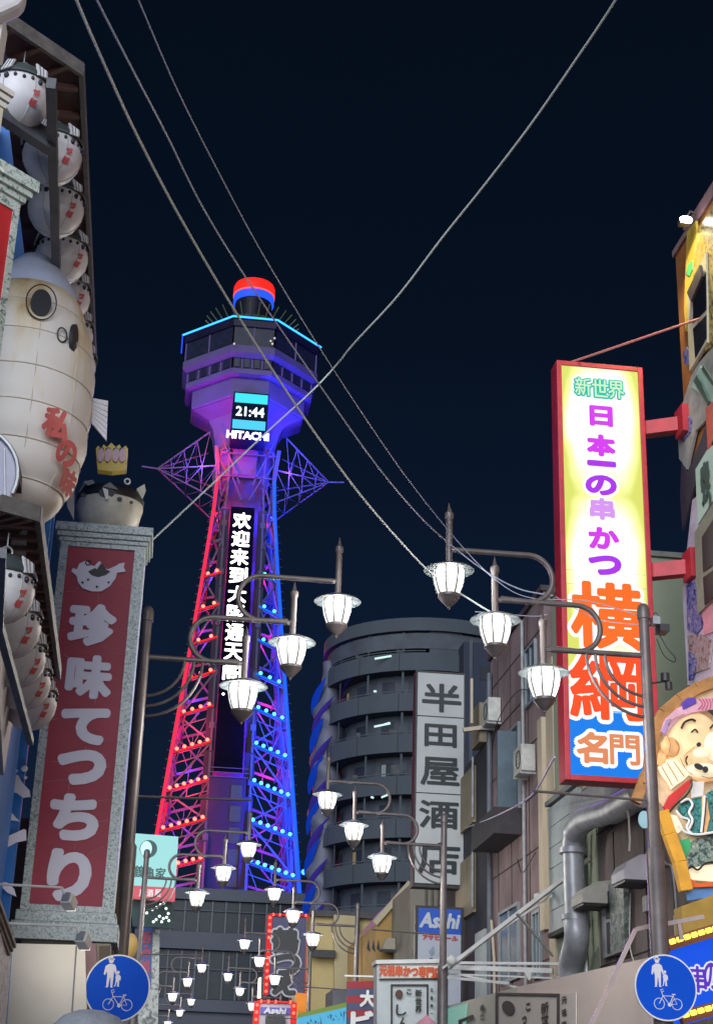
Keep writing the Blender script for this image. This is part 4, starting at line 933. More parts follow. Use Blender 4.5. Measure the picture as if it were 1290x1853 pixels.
wallp([(1262,965),(1300,905),(1300,1080),(1268,1112)], M('olive_window_frame', (.22,.23,.18), .6, .2, 3), 'window_frame', 7.90, .06)
wallp([(1270,972),(1300,925),(1300,1015),(1272,1035)], GLASSD, 'pane', 7.83, .01); wallp([(1272,1045),(1300,1025),(1300,1072),(1275,1095)], GLASSD, 'pane', 7.83, .01)
wallp([(1244,1060),(1256,1050),(1268,1100),(1276,1130),(1262,1148),(1246,1140)], MOT, 'mural_wave', 7.92, .03)
wallp([(1272,1110),(1300,1080),(1300,1140),(1276,1150)], PNK, 'mural_panel', 7.92, .03)
wallp([(1246,1150),(1270,1148),(1290,1160),(1284,1210),(1252,1220)], granite('mural_stone', [(.1,.06,.06),(.3,.2,.2),(.42,.34,.34),(.3,.22,.26),(.5,.45,.5)], 8), 'mural_panel', 7.92, .03)
wallp([(1248,1180),(1260,1196),(1252,1230),(1248,1232)], MOT, 'mural_wave', 7.88, .03)
for x, y, lab in ((1237,403,'small bright floodlight at the far top corner of the mural building'),(1282,407,'second bright floodlight on the mural building, cut by the right picture edge')):
    p = at(x,y,20.6); t = thing('floodlight', lab, 'floodlight', tuple(p), 'floodlights on top of the mural building')
    MB().box(p.x-.08,20.52,p.z-.04,p.x+.08,20.68,p.z+.05).build('housing', STEEL, t); MB().box(p.x-.09,20.50,p.z-.05,p.x+.09,20.517,p.z+.045).build('lens', E('floodlight_lens', (1,.95,.78), 30), t); MB().ball((p.x,20.5,p.z), .085, 12, 8, (1.3,.5,.75)).build('lens_glare', MATS['floodlight_lens'], t, True)  # glowing ball added over the lens to widen its glare
    MB().tube([p+Vector((0,.08,0)), p+Vector((.15,.1,.3)), p+Vector((.5,.15,.25))], .02, 6).build('bracket', STEEL, t)
    lamp('flood_lamp', 'SPOT', p+Vector((-.02,.0,-.10)), 420, (1,.82,.45), t, .05, aim=p+Vector((.35,.5,-3)), spot=130, blend=.8)

# ---- pale green building set back behind the lit sign
gbd = thing('pale_green_building', 'plain pale green end wall rising behind the tall lit sign', 'building', (11,30,0))
MB().box(8.02,28.0,0,14,31.0,12.5).build('wall', M('pale_green_plaster', (.32,.37,.27), .8, .08, .8, bump=.05, streak=.3), gbd)
MB().box(7.98,27.93,12.51,14.1,31.05,12.62).build('coping', M('coping_grey', (.24,.25,.22), .7, .2, 3), gbd)
# ---- brown rendered lower building with ducts
bb = thing('brown_rendered_building', 'low brown grey rendered building with vents and a fat duct pipe', 'building', (11,25,0))
BRW = M('brown_grey_render', (.20,.16,.155), .85, .42, 1.2, bump=.15, streak=.5)
MB().box(8.03,22.5,0,14,27.98,7.75).build('wall', BRW, bb); MB().box(7.8,22.4,7.76,14,27.95,7.9).build('roof_slab', CONC, bb)
wf = wallp([(1092,1608),(1112,1598),(1112,1728),(1096,1735)], M('aluminium_frame', (.34,.36,.38), .5, .1, 4, metal=.4), 'window', 7.99, .06, bb)
wallp([(1096,1615),(1108,1609),(1108,1660),(1097,1664)], GLASSD, 'pane', 7.92, .01, wf); wallp([(1097,1670),(1108,1666),(1108,1722),(1099,1727)], GLASSD, 'pane', 7.92, .01, wf)
wallp([(1112,1603),(1137,1590),(1140,1720),(1114,1730)], granite('foil_wrapped', [(.04,.06,.05),(.16,.2,.18),(.34,.38,.36),(.12,.16,.15),(.5,.55,.52)], 5), 'foil_panel', 7.99, .10, bb)
# small panel building between
gp = thing('panelled_building', 'narrow beige building with grey corrugated panels beside the duct pipe', 'building', (11,31.5,0))
MB().box(8.05,28.6,0,14,28.61,.5).build('footing', CONC, gp)
MB().box(8.0,31.02,0,14,31.62,11.2).build('wall', CREAMW, gp)
for k in range(6):
    z0 = 5.35+k*.42; MB().box(7.86,28.7,z0,8.02,31.0,z0+.405).build('wall_panel', M('grey_green_panel', (.32,.36,.37), .6, .15, 3, metal=.1), gp)
MB().box(7.80,28.6,7.9,8.02,31.02,8.0).build('panel_trim', CONC, gp); MB().box(7.82,28.65,5.24,8.02,31.01,5.33).build('panel_trim', M('dark_panel_trim', (.03,.03,.03), .8, .3, 4), gp)  # dark trim strip below the wall panels
wallp([(1003,1470),(1003,1430),(1060,1395),(1062,1425)], M('beige_shutter', (.35,.28,.20), .7, .2, 3), 'beige_board', 7.98, .03, gp)
# fat duct pipe
dp = thing('duct_pipe', 'fat grey galvanised duct pipe bending along the brown wall', 'duct pipe', (7.6,28.4,3))
DU = M('galvanised_duct', (.40,.41,.45), .4, .25, 3, metal=.2, bump=.05)
dq = [atX(1030,1800,7.65), atX(1033,1745,7.65), atX(1043,1700,7.6), atX(1041,1660,7.6), atX(1038,1600,7.6), atX(1036,1540,7.6)]
MB().tube(spline(dq[:4], 4), .235, 16).build('lower_pipe', DU, dp, True); MB().tube(spline(dq[3:], 4), .20, 16).build('upright_pipe', DU, dp, True)
el_ = [atX(1036,1540,7.6), atX(1040,1505,7.6), atX(1058,1483,7.6), atX(1082,1474,7.6), atX(1110,1466,7.6)]
MB().tube(spline(el_, 3), .22, 14).build('elbow', DU, dp, True); MB().tube([atX(1106,1468,7.6), atX(1160,1436,7.6)], .23, 16).build('horizontal_pipe', DU, dp, True)
for q in (dq[0], dq[3], dq[5]): MB().tube([q-Vector((0,0,.05)), q+Vector((0,0,.05))], .262, 16).build('collar', DU, dp, True)
for q in (el_[1], el_[2], el_[3]): MB().ball(q, .245, 14, 8, (.95,.95,.95)).build('elbow_ring', DU, dp, True)
MB().box(7.75,26.4,7.05,8.02,28.9,7.6).build('hanger_box', STEEL2, dp)
MB().tube([atX(1056,1510,7.9), atX(1055,1600,7.9), atX(1062,1780,7.9)], .045, 8).build('side_pipe', STEEL2, dp, True)
def hood(pxs, th, lab, mat, side=.0):
    pts = [atX(x, y, 7.99) for x, y in pxs]; c = pts[0]; t = thing('vent_hood', lab, 'vent hood', tuple(c), 'vent hoods on the brown wall')
    MB().extr(pts, (-th,0,0)).build('shell', mat, t, bevel=.015)
    lo = sorted(pts, key=lambda p: p.z)[:2]
    MB().box(7.99-th+.02,min(p.y for p in lo)+.02,lo[0].z-.05,7.98,max(p.y for p in lo)-.02,lo[0].z-.005).build('grille', BLACK, t); return t
HG = M('hood_grey_violet', (.55,.54,.62), .5, .1, 4); HB = M('hood_beige', (.48,.46,.42), .6, .15, 4)
def yhood(x0,x1,yt,yb,X,lab,mat):
    a = atX(x1, yb, X); b = atX(x0, yb, X); ht = atX(x1,yt,X).z-a.z; L = b.y-a.y; t = thing('vent_hood', lab, 'vent hood', (X,a.y,a.z), 'vent hoods on the brown wall')
    z = a.z; pr = [(0,z),(-.55,z),(-.55,z+ht*.35),(-.47,z+ht*.65),(-.28,z+ht*.9),(0,z+ht)]
    MB().extr([Vector((8.0+u, a.y, w_)) for u, w_ in pr], (0,max(.35,L*.55),0)).build('shell', mat, t, bevel=.012)
    MB().box(7.47,a.y+.03,z-.04,7.98,a.y+max(.35,L*.55)-.03,z-.003).build('grille', BLACK, t)
yhood(1112,1156,1540,1592,7.7,'large grey violet vent hood high on the brown wall',HG)
yhood(1040,1078,1590,1634,7.7,'small beige vent hood beside the duct pipe',HB)
MB_c = thing('wall_cable', 'white cable hanging down to the large vent hood', 'cable', tuple(atX(1138,1500,7.5)))
MB().tube([atX(1132,1447,7.5), atX(1137,1480,7.5), atX(1139,1520,7.5), atX(1138,1540,7.5)], .018, 6).build('strand', WHITE, MB_c)

# ---- mauve building
mb_ = thing('mauve_building', 'mauve rendered building with sash windows beyond the duct pipe', 'building', (11,35,0))
MAU = M('mauve_render', (.24,.165,.17), .85, .38, 1.0, bump=.12, streak=.5)
MB().box(8.0,31.64,0,15,37.3,12.9).build('wall', MAU, mb_)
MB().box(7.93,31.6,12.92,15,37.35,13.05).build('coping', M('dark_coping', (.05,.045,.05), .7, .3, 3), mb_)
MB().box(7.9,31.62,5.5,7.998,32.0,10.0).build('pilaster', CREAMW, mb_)
def sash(y0,y1,z0,z1,par,X=8.0,mat=None):
    w_ = MB(); w_.box(X-.07,y0,z0,X-.001,y0+.07,z1).box(X-.07,y1-.07,z0,X-.001,y1,z1).box(X-.07,y0+.07,z0,X-.001,y1-.07,z0+.07).box(X-.07,y0+.07,z1-.07,X-.001,y1-.07,z1)
    ym = (y0+y1)/2; w_.box(X-.06,ym-.03,z0+.07,X-.001,ym+.03,z1-.07)
    o = w_.build('window', mat or M('grey_window_frame', (.22,.26,.28), .5, .15, 4), par)
    for a, b in ((y0+.08,ym-.04),(ym+.04,y1-.08)): MB().box(X-.03,a,z0+.08,X-.004,b,z1-.08).build('pane', M('blue_grey_glass', (.06,.09,.12), .15, .3, 2), o)
    return o
sash(34.0,35.7,8.3,10.5,mb_); sash(34.2,36.2,4.75,6.4,mb_); sash(32.2,32.9,4.6,6.0,mb_)
bal = MB().box(7.35,33.9,7.85,7.99,36.5,8.45).build('window_box', M('black_window_box', (.035,.03,.035), .7, .3, 4), mb_)
MB().box(7.5,34.2,8.46,7.95,34.3,10.3).build('side_screen', M('blue_grey_glass2', (.10,.14,.17), .3, .2, 2), mb_)
MB().tube([(7.9,37.0,3),(7.9,37.0,12.5)], .07, 8).build('drainpipe', M('grey_drainpipe', (.10,.11,.13), .6, .2, 3), mb_, True)
MB().tube([(7.93,36.6,3.5),(7.93,36.65,5.4),(7.9,36.8,6.3)], .035, 6).build('drainpipe', CREAMW, mb_, True)
# ---- dark narrow building beyond
db = thing('dark_corner_building', 'dark narrow building with beige panels right of the liquor sign', 'building', (11,41,0))
DKG = M('blackish_plaster', (.022,.022,.03), .85, .3, 1)
MB().box(8.02,37.4,0,15,44,10.9).build('wall', DKG, db)
BEI = M('beige_tile_wall', (.22,.18,.12), .75, .15, 1.2)
MB().box(7.93,39.2,9.1,8.01,41.6,10.6).build('beige_panel', BEI, db); MB().box(7.93,39.2,6.8,8.01,41.6,8.3).build('beige_panel', BEI, db)
MB().box(7.90,37.6,4.2,8.01,38.8,6.2).build('grey_panel', MATS['grey_green_panel'], db); MB().box(7.85,38.0,10.95,8.3,39,12.0).build('roof_sign_bracket', BEI, db)
MB().box(7.6,37.9,11.4,7.66,38.0,12.6).build('sign_post', CREAMW, db); MB().bar((7.4,37.9,11.2),(8.2,37.9,11.35), .1).build('sign_post', CREAMW, db)
# ---- ochre gabled house and cream house further on
oh = thing('ochre_house', 'ochre house with a sloping roof edge below the liquor sign', 'house', (10,52,0))
OCH = M('ochre_render', (.33,.20,.06), .8, .12, .8); OCC = M('cream_render', (.40,.31,.14), .8, .12, .8)
MB().extr([at(680,1672,54), at(742,1600,54), at(760,1604,54), at(760,1900,54), at(680,1900,54)], (0,8,0)).build('wall', OCH, oh)
MB().bar(at(678,1671,53.9), at(742,1597,53.9), .08, .2).build('roof_edge', M('pale_roof_trim', (.38,.32,.22), .7, .1, 3), oh)
MB().extr([at(742,1600,50), at(850,1590,50), at(850,1900,50), at(742,1900,50)], (0,6,0)).build('corrugated_wall', M('grey_beige_cladding', (.20,.18,.14), .7, .15, 1), oh)
for k in range(7): MB().bar(at(770+k*11,1596,49.95), at(770+k*11,1700,49.95), .05).build('cladding_seam', M('dark_cladding_seam', (.12,.11,.09), .7, .15, 1), oh)  # darker seam lines of the cladding
acu = MB().extr([at(700,1697,53.2), at(722,1699,53.2), at(716,1720,53.2), at(690,1718,53.2)], (0,.5,0)).build('air_conditioner', M('ac_beige', (.30,.26,.2), .6, .1, 3), oh)
MB().bar(at(688,1720,53.1), at(716,1721,53.1), .1).build('ac_bracket', BLACK, oh)
ch_ = thing('cream_house', 'cream end wall of a house behind the third street lamp', 'house', (7.5,66,0))
MB().extr([at(562,1655,66), at(684,1660,66), at(684,1900,66), at(562,1900,66)], (0,9,0)).build('wall', OCC, ch_)
MB().extr([at(604,1655,65.6), at(650,1658,65.6), at(650,1900,65.6), at(606,1900,65.6)], (0,.3,0)).build('projecting_bay', M('cream_render_light', (.37,.30,.17), .8, .1, .8), ch_)
MB().bar(at(560,1652,65.8), at(686,1658,65.8), .25).build('parapet', M('dark_coping', (.05,.045,.05)), ch_)
MB().bar(at(560,1725,65.5), at(606,1727,65.5), .3).build('dark_ledge', BLACK, ch_)
for k in range(3): MB().extr([at(664+k*9,1716,53), at(667+k*9,1700,53), at(670+k*9,1722,53)], (0,.1,0)).build('roof_clutter', BLACK, oh)
tag(flat([(602,1790),(690,1788),(690,1860),(602,1860)], 48, M('grey_store_wall', (.10,.10,.12), .8, .2, 1), None, 'shop_wall', 2.0), 'dark grey shop wall left of the striped red sign', 'wall')

# ---- liquor shop sign
hs = thing('liquor_shop_sign', 'tall white vertical sign with five black brush characters', 'sign', (7.3,41,8))
ax0, ax1 = at(753,1400,41).x, at(838,1400,41).x; zt, zb = at(795,1219,41).z, at(795,1601,41).z
MB().box(ax0-.05,41.0,zb-.08,ax1+.05,41.45,zt+.06).build('cabinet', M('sign_dark_frame', (.03,.028,.03), .6, .3, 4), hs)
zs = [zt]+[at(795,y,41).z for y in (1298,1437)]+[zb]
for a, b in zip(zs, zs[1:]): MB().box(ax0,40.95,b+.015,ax1,40.998,a-.015).build('face_panel', M('aged_white_panel', (.37,.38,.38), .6, .07, 1.5), hs)
INK = M('black_sign_ink', (.008,.012,.015), .5, .1, 3)
for ch, px, py, wp, hp in (('半',799,1263,72,52),('田',797,1331,58,40),('屋',796,1396,70,50),('酒',794,1474,70,48),('店',794,1553,74,54)):
    text(ch, at(px,py,40.93), wp/66.5, hp/66.5, INK, hs, bold=.022, n=8)
for z in (zt-.8, zb+.8): MB().box(ax1+.05,41.1,z-.06,8.05,41.3,z+.06).build('bracket', STEEL, hs)
# ---- beer sign
bs = thing('beer_sign', 'blue and white beer sign standing behind the second right street lamp', 'sign', (7.2,40.4,5))
bx0, bx1 = at(751,1700,40.4).x, at(838,1700,40.4).x; bt = at(795,1640,40.4).z; bm = at(795,1690,40.4).z
MB().box(bx0,40.4,2.6,bx1,40.7,bt).build('cabinet', MATS['sign_dark_frame'], bs)
MB().box(bx0+.07,40.36,bm,bx1-.07,40.398,bt-.07).build('blue_panel', M('beer_blue', (.008,.07,.42), .45, .1, 3), bs); MB().box(bx0+.07,40.36,2.7,bx1-.07,40.398,bm-.004).build('white_panel', M('dull_white_panel', (.36,.38,.44), .5, .06, 2), bs)
text('Asahi', at(796,1666,40.34), 1.0, .36, M('silver_print', (.42,.46,.52), .4, .05, 3), bs, bold=.022, n=8, shear=.2, name='lettering')
text('アサヒビール', at(796,1697,40.34), .92, .13, M('red_print', (.42,.03,.04), .5, .1, 3), bs, bold=.01, n=6, name='lettering')
for (x, y, r) in ((780,1738,.07),(773,1742,.06),(787,1743,.06),(780,1748,.07)): MB().ball(at(x,y,40.35), r, 8, 6, (1,.3,1)).build('printed_fruit', M('brown_print', (.10,.045,.03), .6, .2, 4), bs)
flat([(776,1722),(783,1712),(785,1724),(780,1730)], 40.33, M('pale_blue_print', (.2,.28,.35), .6, .1, 3), bs, 'printed_leaf', .02)

# ---- bulb framed signs
def bulb_sign(x0,x1,yt,yb,Y,lab,navy,step,brk=None):
    t = thing('bulb_framed_sign', lab, 'sign', tuple(at((x0+x1)/2,yb,Y)), 'signs framed by glowing red bulbs')
    flat([(x0,yt),(x1,yt+2),(x1-3,yb),(x0-8,yb)], Y, navy, t, 'panel', .35)
    RB = E('red_bulb', (1,.12,.08), 2.6); rs = E('red_bulb_glow', (.75,.01,.01), .55, (.3,.02,.02))
    q = [at(x0,yt,Y-.06), at(x1,yt+2,Y-.06), at(x1-3,yb,Y-.06), at(x0-8,yb,Y-.06)]
    for a, b in ((q[0],q[1]),(q[1],q[2]),(q[3],q[0])):
        MB().bar(a, b, .22, .06).build('bulb_rail', rs, t); L_ = (b-a).length; k = int(L_/step)
        for i in range(k):
            if random.random() < .1: continue
            MB().ball(a.lerp(b, (i+.5)/k)+Vector((0,-.06,0)), .065, 6, 5).build('bulb', RB, t)
    return t
NAV = M('navy_sign_face', (.035,.035,.10), .5, .2, 2)
t = bulb_sign(489,559,1655,1800,68,'navy sign with outlined brush characters, framed by glowing red bulbs',NAV,.26)
OUTL = M('pale_outline_print', (.32,.32,.36), .5, .1, 3, emit=(.3,.3,.33), es=.35)
for ch, px, py, wp, hp in (('鶴',516,1702,44,40),('つ',516,1746,48,34),('え',514,1782,38,30)):
    text(ch, at(px,py,67.9), wp/41.5, hp/41.5, OUTL, t, bold=.15, n=12, name='character_outline'); text(ch, at(px,py,67.82), wp/41.5, hp/41.5, BLACK, t, bold=.075, n=10)
t = bulb_sign(466,532,1812,1905,60,'small sign with a beer name, ringed by red bulbs at the picture bottom',M('dim_white_face', (.3,.28,.33), .5, .1, 2),.24)
flat([(472,1822),(526,1824),(525,1836),(471,1834)], 59.9, M('purple_blue_strip', (.06,.05,.3), .5, .1, 3), t, 'strip', .04)
text('Asahi', at(498,1829,59.85), .8, .2, OUTL, t, bold=.02, n=6, name='lettering', shear=.2); text('串', at(498,1856,59.85), .7, .8, BLACK, t, bold=.06, n=8)
tag(flat([(468,1770),(473,1768),(472,1806),(466,1806)], 61, E('warm_tube', (1,.85,.6), 2.5), None, 'tube_light', .1), 'short warm glowing tube left of the bulb framed signs', 'tube light')
ot = thing('orange_banner', 'small orange lit shop banners just right of the lower bulb framed sign', 'banner', tuple(at(545,1830,58)))
flat([(536,1796),(556,1798),(554,1830),(536,1828)], 62, E('orange_cloth_glow', (.8,.25,.03), .35, (.5,.18,.03)), ot, 'upper_cloth', .06); flat([(540,1812),(552,1813),(552,1860),(539,1860)], 61, MATS['orange_cloth_glow'], ot, 'lower_cloth', .06)
# steel braces above the signs (thin black lattice)
# ---- cyan-lit fascia
fc = thing('cyan_lit_fascia', 'lit cyan shop fascia with a lime green top edge', 'fascia', tuple(at(585,1840,44)))
flat([(540,1842),(630,1822),(630,1880),(536,1880)], 44, E('cyan_fascia_face', (.12,.55,.85), .8), fc, 'face', .3); 
flat([(540,1834),(630,1813),(630,1821),(540,1841)], 43.9, E('lime_edge', (.35,.5,.12), .5), fc, 'top_edge', .4)
for k in range(16): flat([(556+k*4.6+random.uniform(-1,1),1838-k*1.02+random.uniform(3,22)) ,(560+k*4.6,1841-k*1.0+random.uniform(3,22)),(557+k*4.6,1845-k+random.uniform(4,20))], 43.95, M('blue_ink', (.02,.12,.3), .5, .1, 3), fc, 'print_mark', .02)
# ---- red striped sign
rs_ = thing('striped_banner_sign', 'red and navy striped sign with large white characters', 'sign', tuple(at(655,1800,40)))
for i in range(6):
    y = 1776+i*13; flat([(628,y),(684,y-1),(684,y+12.6),(628,y+13)], 40, M('stripe_red', (.30,.02,.03), .6, .1, 3) if i % 2 == 0 else M('stripe_navy', (.06,.07,.14), .6, .1, 3), rs_, 'stripe', .15)
flat([(624,1764),(690,1766),(690,1769),(624,1767)], 39.9, WHITE, rs_, 'top_rail', .1)
text('大', at(665,1807,39.95), .36, .38, WHITE, rs_, bold=.02, n=8); text('ビ', at(655,1846,39.95), .52, .40, WHITE, rs_, bold=.035, n=8)
# ---- white box banner of the skewer shop
wbn = thing('white_box_banner', 'white box banner with orange lettering and a framed brush drawing', 'banner', tuple(at(742,1800,31.5)))
WF = M('banner_white_cloth', (.56,.60,.60), .7, .06, 2); 
flat([(682,1743),(803,1741),(804,1880),(682,1880)], 31.5, WF, wbn, 'cloth', .5); flat([(680,1737),(806,1735),(806,1742),(680,1744)], 31.4, WHITE, wbn, 'top_tube', .6)
flat([(690,1749),(797,1748),(797,1769),(690,1770)], 31.46, E('warm_banner_strip', (.75,.68,.6), .25, (.6,.55,.5)), wbn, 'strip', .03)
text('元祖串かつ専門店', at(743,1758,31.42), 1.26, .20, M('orange_red_print', (.62,.09,.02), .5, .1, 3), wbn, bold=.014, n=6, name='lettering')
flat([(686,1771),(800,1770),(800,1772.5),(686,1773.5)], 31.44, BLACK, wbn, 'rule', .02)
def picture_frame(x0,x1,yt,Y,par,tilt=0):
    for a in ([(x0,yt),(x1,yt+tilt),(x1,yt+3+tilt),(x0,yt+3)],[(x0,yt+3),(x0+3,yt+3),(x0+3,1880),(x0,1880)],[(x1-3,yt+3+tilt),(x1,yt+3+tilt),(x1,1880),(x1-3,1880)]): flat(a, Y, BLACK, par, 'drawn_frame', .02)
picture_frame(707,775,1781,31.44,wbn)
disc(at(722,1799,31.42), Vector((0,-1,0)), .075, .085, MATS['brown_print'], wbn, 'painted_dot')
BI = M('brush_ink', (.03,.03,.03), .6, .1, 3)
for ch, px, py, s_ in (('し',726,1828,.2),('ん',730,1852,.22),('新',757,1797,.12),('世',757,1812,.12),('界',757,1826,.12),('こ',740,1795,.09)): text(ch, at(px,py,31.42), s_, s_, BI, wbn, bold=.008, n=6)
for k in range(4): text('元祖串一'[k], at(781,1792+k*14,31.42), .05, .07, BI, wbn, bold=.004, n=4)
flat([(752,1853),(772,1836),(790,1853),(790,1870),(752,1870)], 31.40, PNK, wbn, 'printed_flower', .02)
# ---- big fabric canopy along the right side
cn = thing('shop_canopy', 'long pale pink fabric canopy with steel stays on the right side', 'canopy', (6,24,3.5))
CP = M('pale_pink_canvas', (.82,.68,.62), .75, .06, .8, bump=.05); CG = M('pale_grey_canvas', (.60,.58,.50), .75, .08, .8)
va, vb, vc = atX(1172,1733,5.8), atX(935,1786,5.8), atX(807,1821,5.8)
for p, q, mt in ((va,vb,CP),(vb,vc,CG)):
    MB().add([(p.x,p.y,p.z),(q.x,q.y,q.z),(q.x,q.y,2.3),(p.x,p.y,2.3),(p.x+.03,p.y,p.z),(q.x+.03,q.y,q.z),(q.x+.03,q.y,2.3),(p.x+.03,p.y,2.3)],[(3,2,1,0),(4,5,6,7),(0,1,5,4),(1,2,6,5),(2,3,7,6),(3,0,4,7)]).build('valance', mt, cn)
    MB().add([(p.x,p.y,p.z+.002),(q.x,q.y,q.z+.002),(8,q.y,q.z+.9),(8,p.y,p.z+.9),(p.x,p.y,p.z+.03),(q.x,q.y,q.z+.03),(8,q.y,q.z+.93),(8,p.y,p.z+.93)],[(3,2,1,0),(4,5,6,7),(0,1,5,4),(1,2,6,5),(2,3,7,6),(3,0,4,7)]).build('roof_sheet', mt, cn) if False else None
def val_flat(pxs, mat, nm, par=cn, X=5.79, th=.012): return MB().extr([atX(x,y,X) for x,y in pxs], (-th,0,0)).build(nm, mat, par)
DKBR = M('dark_brown_print', (.05,.035,.035), .6, .1, 3)
pn = val_flat([(897,1797),(1043,1797),(1043,1880),(897,1880)], M('canopy_sign_white', (.72,.66,.62), .7, .05, 2), 'printed_panel')
for a in ([(897,1796),(1012,1798),(1012,1803),(897,1800)],[(897,1801),(901,1801),(901,1880),(897,1880)],[(1008,1803),(1012,1803),(1012,1880),(1008,1880)]): val_flat(a, DKBR, 'drawn_frame', X=5.77)
mb = [(920+11*math.cos(a)+2*math.sin(a), 1824+13*math.sin(a)) for a in [2*math.pi*i/20 for i in range(20)]]; val_flat(mb, DKBR, 'painted_dot', X=5.77)
def vtext(ch, px, py, s_, bold, asp=3.0):
    text(ch, atX(px,py,5.765), s_*asp, s_, DKBR, cn, bold=bold, right=(0,-1,0), n=5)
for ch, px, py, s_ in (('こ',955,1822,.10),('つ',948,1846,.10),('新',985,1824,.15),('世',985,1844,.14)): vtext(ch, px, py, s_, .010)
for k, ch in enumerate('元祖串'): vtext(ch, 1020, 1810+k*22, .09, .006)
for ch, px, py in (('串',872,1824),('か',872,1840)): vtext(ch, px, py, .11, .006)
val_flat([(830,1846),(856,1836),(858,1841),(836,1850),(834,1880),(830,1880)], DKBR, 'drawn_frame', X=5.77)
val_flat([(806,1826),(846,1815),(840,1880),(806,1880)], E('green_light_on_cloth', (.22,.55,.45), .45, (.3,.4,.35)), 'painted_light_patch', X=5.785)  # green light falling on the canvas, set as a glowing patch
# steel awning frames and stays
fr_ = thing('awning_frame', 'white steel awning frame with long diagonal stays on the right side', 'awning frame', (5.7,30,4.5))
tip = atX(812,1750,5.7)
ST = lambda a, b, w_=.045, nm='tube': MB().bar(a, b, w_).build(nm, M('white_steel_tube', (.62,.61,.60), .5, .1, 4), fr_)
ST(tip, atX(1068,1553,8.0), .075, 'stay'); ST(atX(800,1752,5.6), atX(1002,1618,7.9), .04, 'stay'); ST(atX(1000,1612,7.95)+Vector((0,0,.0)), atX(970,1622,7.4), .10, 'stay_anchor')
ST(atX(934,1652,6.6), atX(1000,1730,7.7), .04, 'stay')
for (xa,ya,xb,yb,w_) in ((800,1742,1106,1745,.05),(800,1750,1000,1757,.09),(800,1768,920,1779,.05),(800,1762,1000,1770,.03),(800,1756,940,1788,.04)):
    a = at(xa,ya,31.0); b = at(xb,yb,29.6); ST(a, b, w_)
MB().ball(atX(817,1738,5.7), .10, 10, 8).build('joint', MATS['white_steel_tube'], fr_); flat([(948,1758),(962,1758),(960,1772),(956,1774)], 29.7, MATS['white_steel_tube'], fr_, 'gusset', .05)
f2 = thing('near_awning_frame', 'pinkish steel awning frame bent in front of the right lamp pole', 'awning frame', tuple(at(1150,1690,17.8)))
PK = M('pinkish_steel_tube', (.42,.33,.31), .5, .1, 4)
for a, b, w_ in (((1062,1870),(1149,1682),.045),((1149,1682),(1182,1674),.05),((1182,1676),(1272,1659),.05),((1226,1664),(1232,1700),.045)):
    MB().bar(at(*a,17.8), at(*b,17.8), w_).build('tube', PK, f2)

# ---- round relief sign with a laughing fisherman
rl = thing('relief_sign', 'big rounded wooden rimmed relief sign of a laughing man in a headband', 'sign', tuple(at(1290,1430,19.4)))
YR = 19.4
def ell(cx, cy, rx, ry, a0=0, a1=360, n=36, rot=0):
    o = []
    for i in range(n+1):
        a = math.radians(a0+(a1-a0)*i/n); u, v = rx*math.cos(a), ry*math.sin(a); c_, s_ = math.cos(math.radians(rot)), math.sin(math.radians(rot))
        o.append((cx+u*c_-v*s_, cy+u*s_+v*c_))
    return o
OUT = [(1170,1452),(1170,1405),(1174,1360),(1180,1320),(1196,1288),(1222,1262),(1256,1242),(1296,1226),(1400,1200),(1500,1300),(1500,1600),(1300,1612),(1255,1606),(1240,1600),(1222,1545),(1204,1490),(1196,1470)]
INN = [(1180,1440),(1178,1390),(1184,1330),(1204,1300),(1232,1274),(1262,1256),(1300,1244),(1400,1230),(1480,1320),(1480,1590),(1290,1598),(1256,1590),(1238,1530),(1215,1475)]
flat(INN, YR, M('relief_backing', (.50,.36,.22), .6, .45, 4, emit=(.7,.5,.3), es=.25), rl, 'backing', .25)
WOOD = M('orange_wood_rim', (.36,.17,.05), .55, .3, 5, bump=.1)
rim = [(1172,1420),(1174,1395),(1177,1360),(1184,1322),(1200,1290),(1228,1266),(1260,1246),(1300,1231),(1340,1222)]
for a, b in zip(rim, rim[1:]): MB().bar(at(a[0],a[1],YR-.05), at(b[0],b[1],YR-.05), .16, .105, upv=(0,1,0)).build('rim_segment', WOOD, rl, bevel=.008)
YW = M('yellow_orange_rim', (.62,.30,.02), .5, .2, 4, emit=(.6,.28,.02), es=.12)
lowr = [(1196,1468),(1210,1510),(1228,1560),(1240,1612)]
for a, b in zip(lowr, lowr[1:]): MB().bar(at(a[0],a[1],YR-.12), at(b[0],b[1],YR-.12), .16, .14, upv=(0,1,0)).build('rim_segment', YW, rl, bevel=.008)
MB().bar(at(1168,1400,YR-.02), at(1149,1452,YR-.02), .13, .1, upv=(0,1,0)).build('rim_segment', WOOD, rl)
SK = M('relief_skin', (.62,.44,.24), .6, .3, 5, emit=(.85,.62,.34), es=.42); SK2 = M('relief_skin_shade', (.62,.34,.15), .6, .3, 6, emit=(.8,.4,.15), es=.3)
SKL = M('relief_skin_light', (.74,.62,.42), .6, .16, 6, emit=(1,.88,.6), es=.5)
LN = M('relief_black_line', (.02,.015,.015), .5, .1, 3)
def rel(pxs, mat, nm, d, th=.05, par=rl): return MB().extr([at(x,y,YR-d) for x,y in pxs], (0,th,0)).build(nm, mat, par, bevel=.006)
def line(pxs, w_=.012, d=.2, mat=None, nm='drawn_line'): MB().tube(spline([at(x,y,YR-d) for x,y in pxs], 5), w_, 6).build(nm, mat or LN, rl, True)
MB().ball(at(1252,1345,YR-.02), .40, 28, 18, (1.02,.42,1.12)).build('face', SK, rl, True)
MB().ball(at(1214,1352,YR-.10), .15, 18, 12, (1,.5,.9)).build('cheek', SK2, rl, True); MB().ball(at(1284,1350,YR-.10), .21, 20, 14, (1.1,.45,1)).build('cheek', SKL, rl, True)
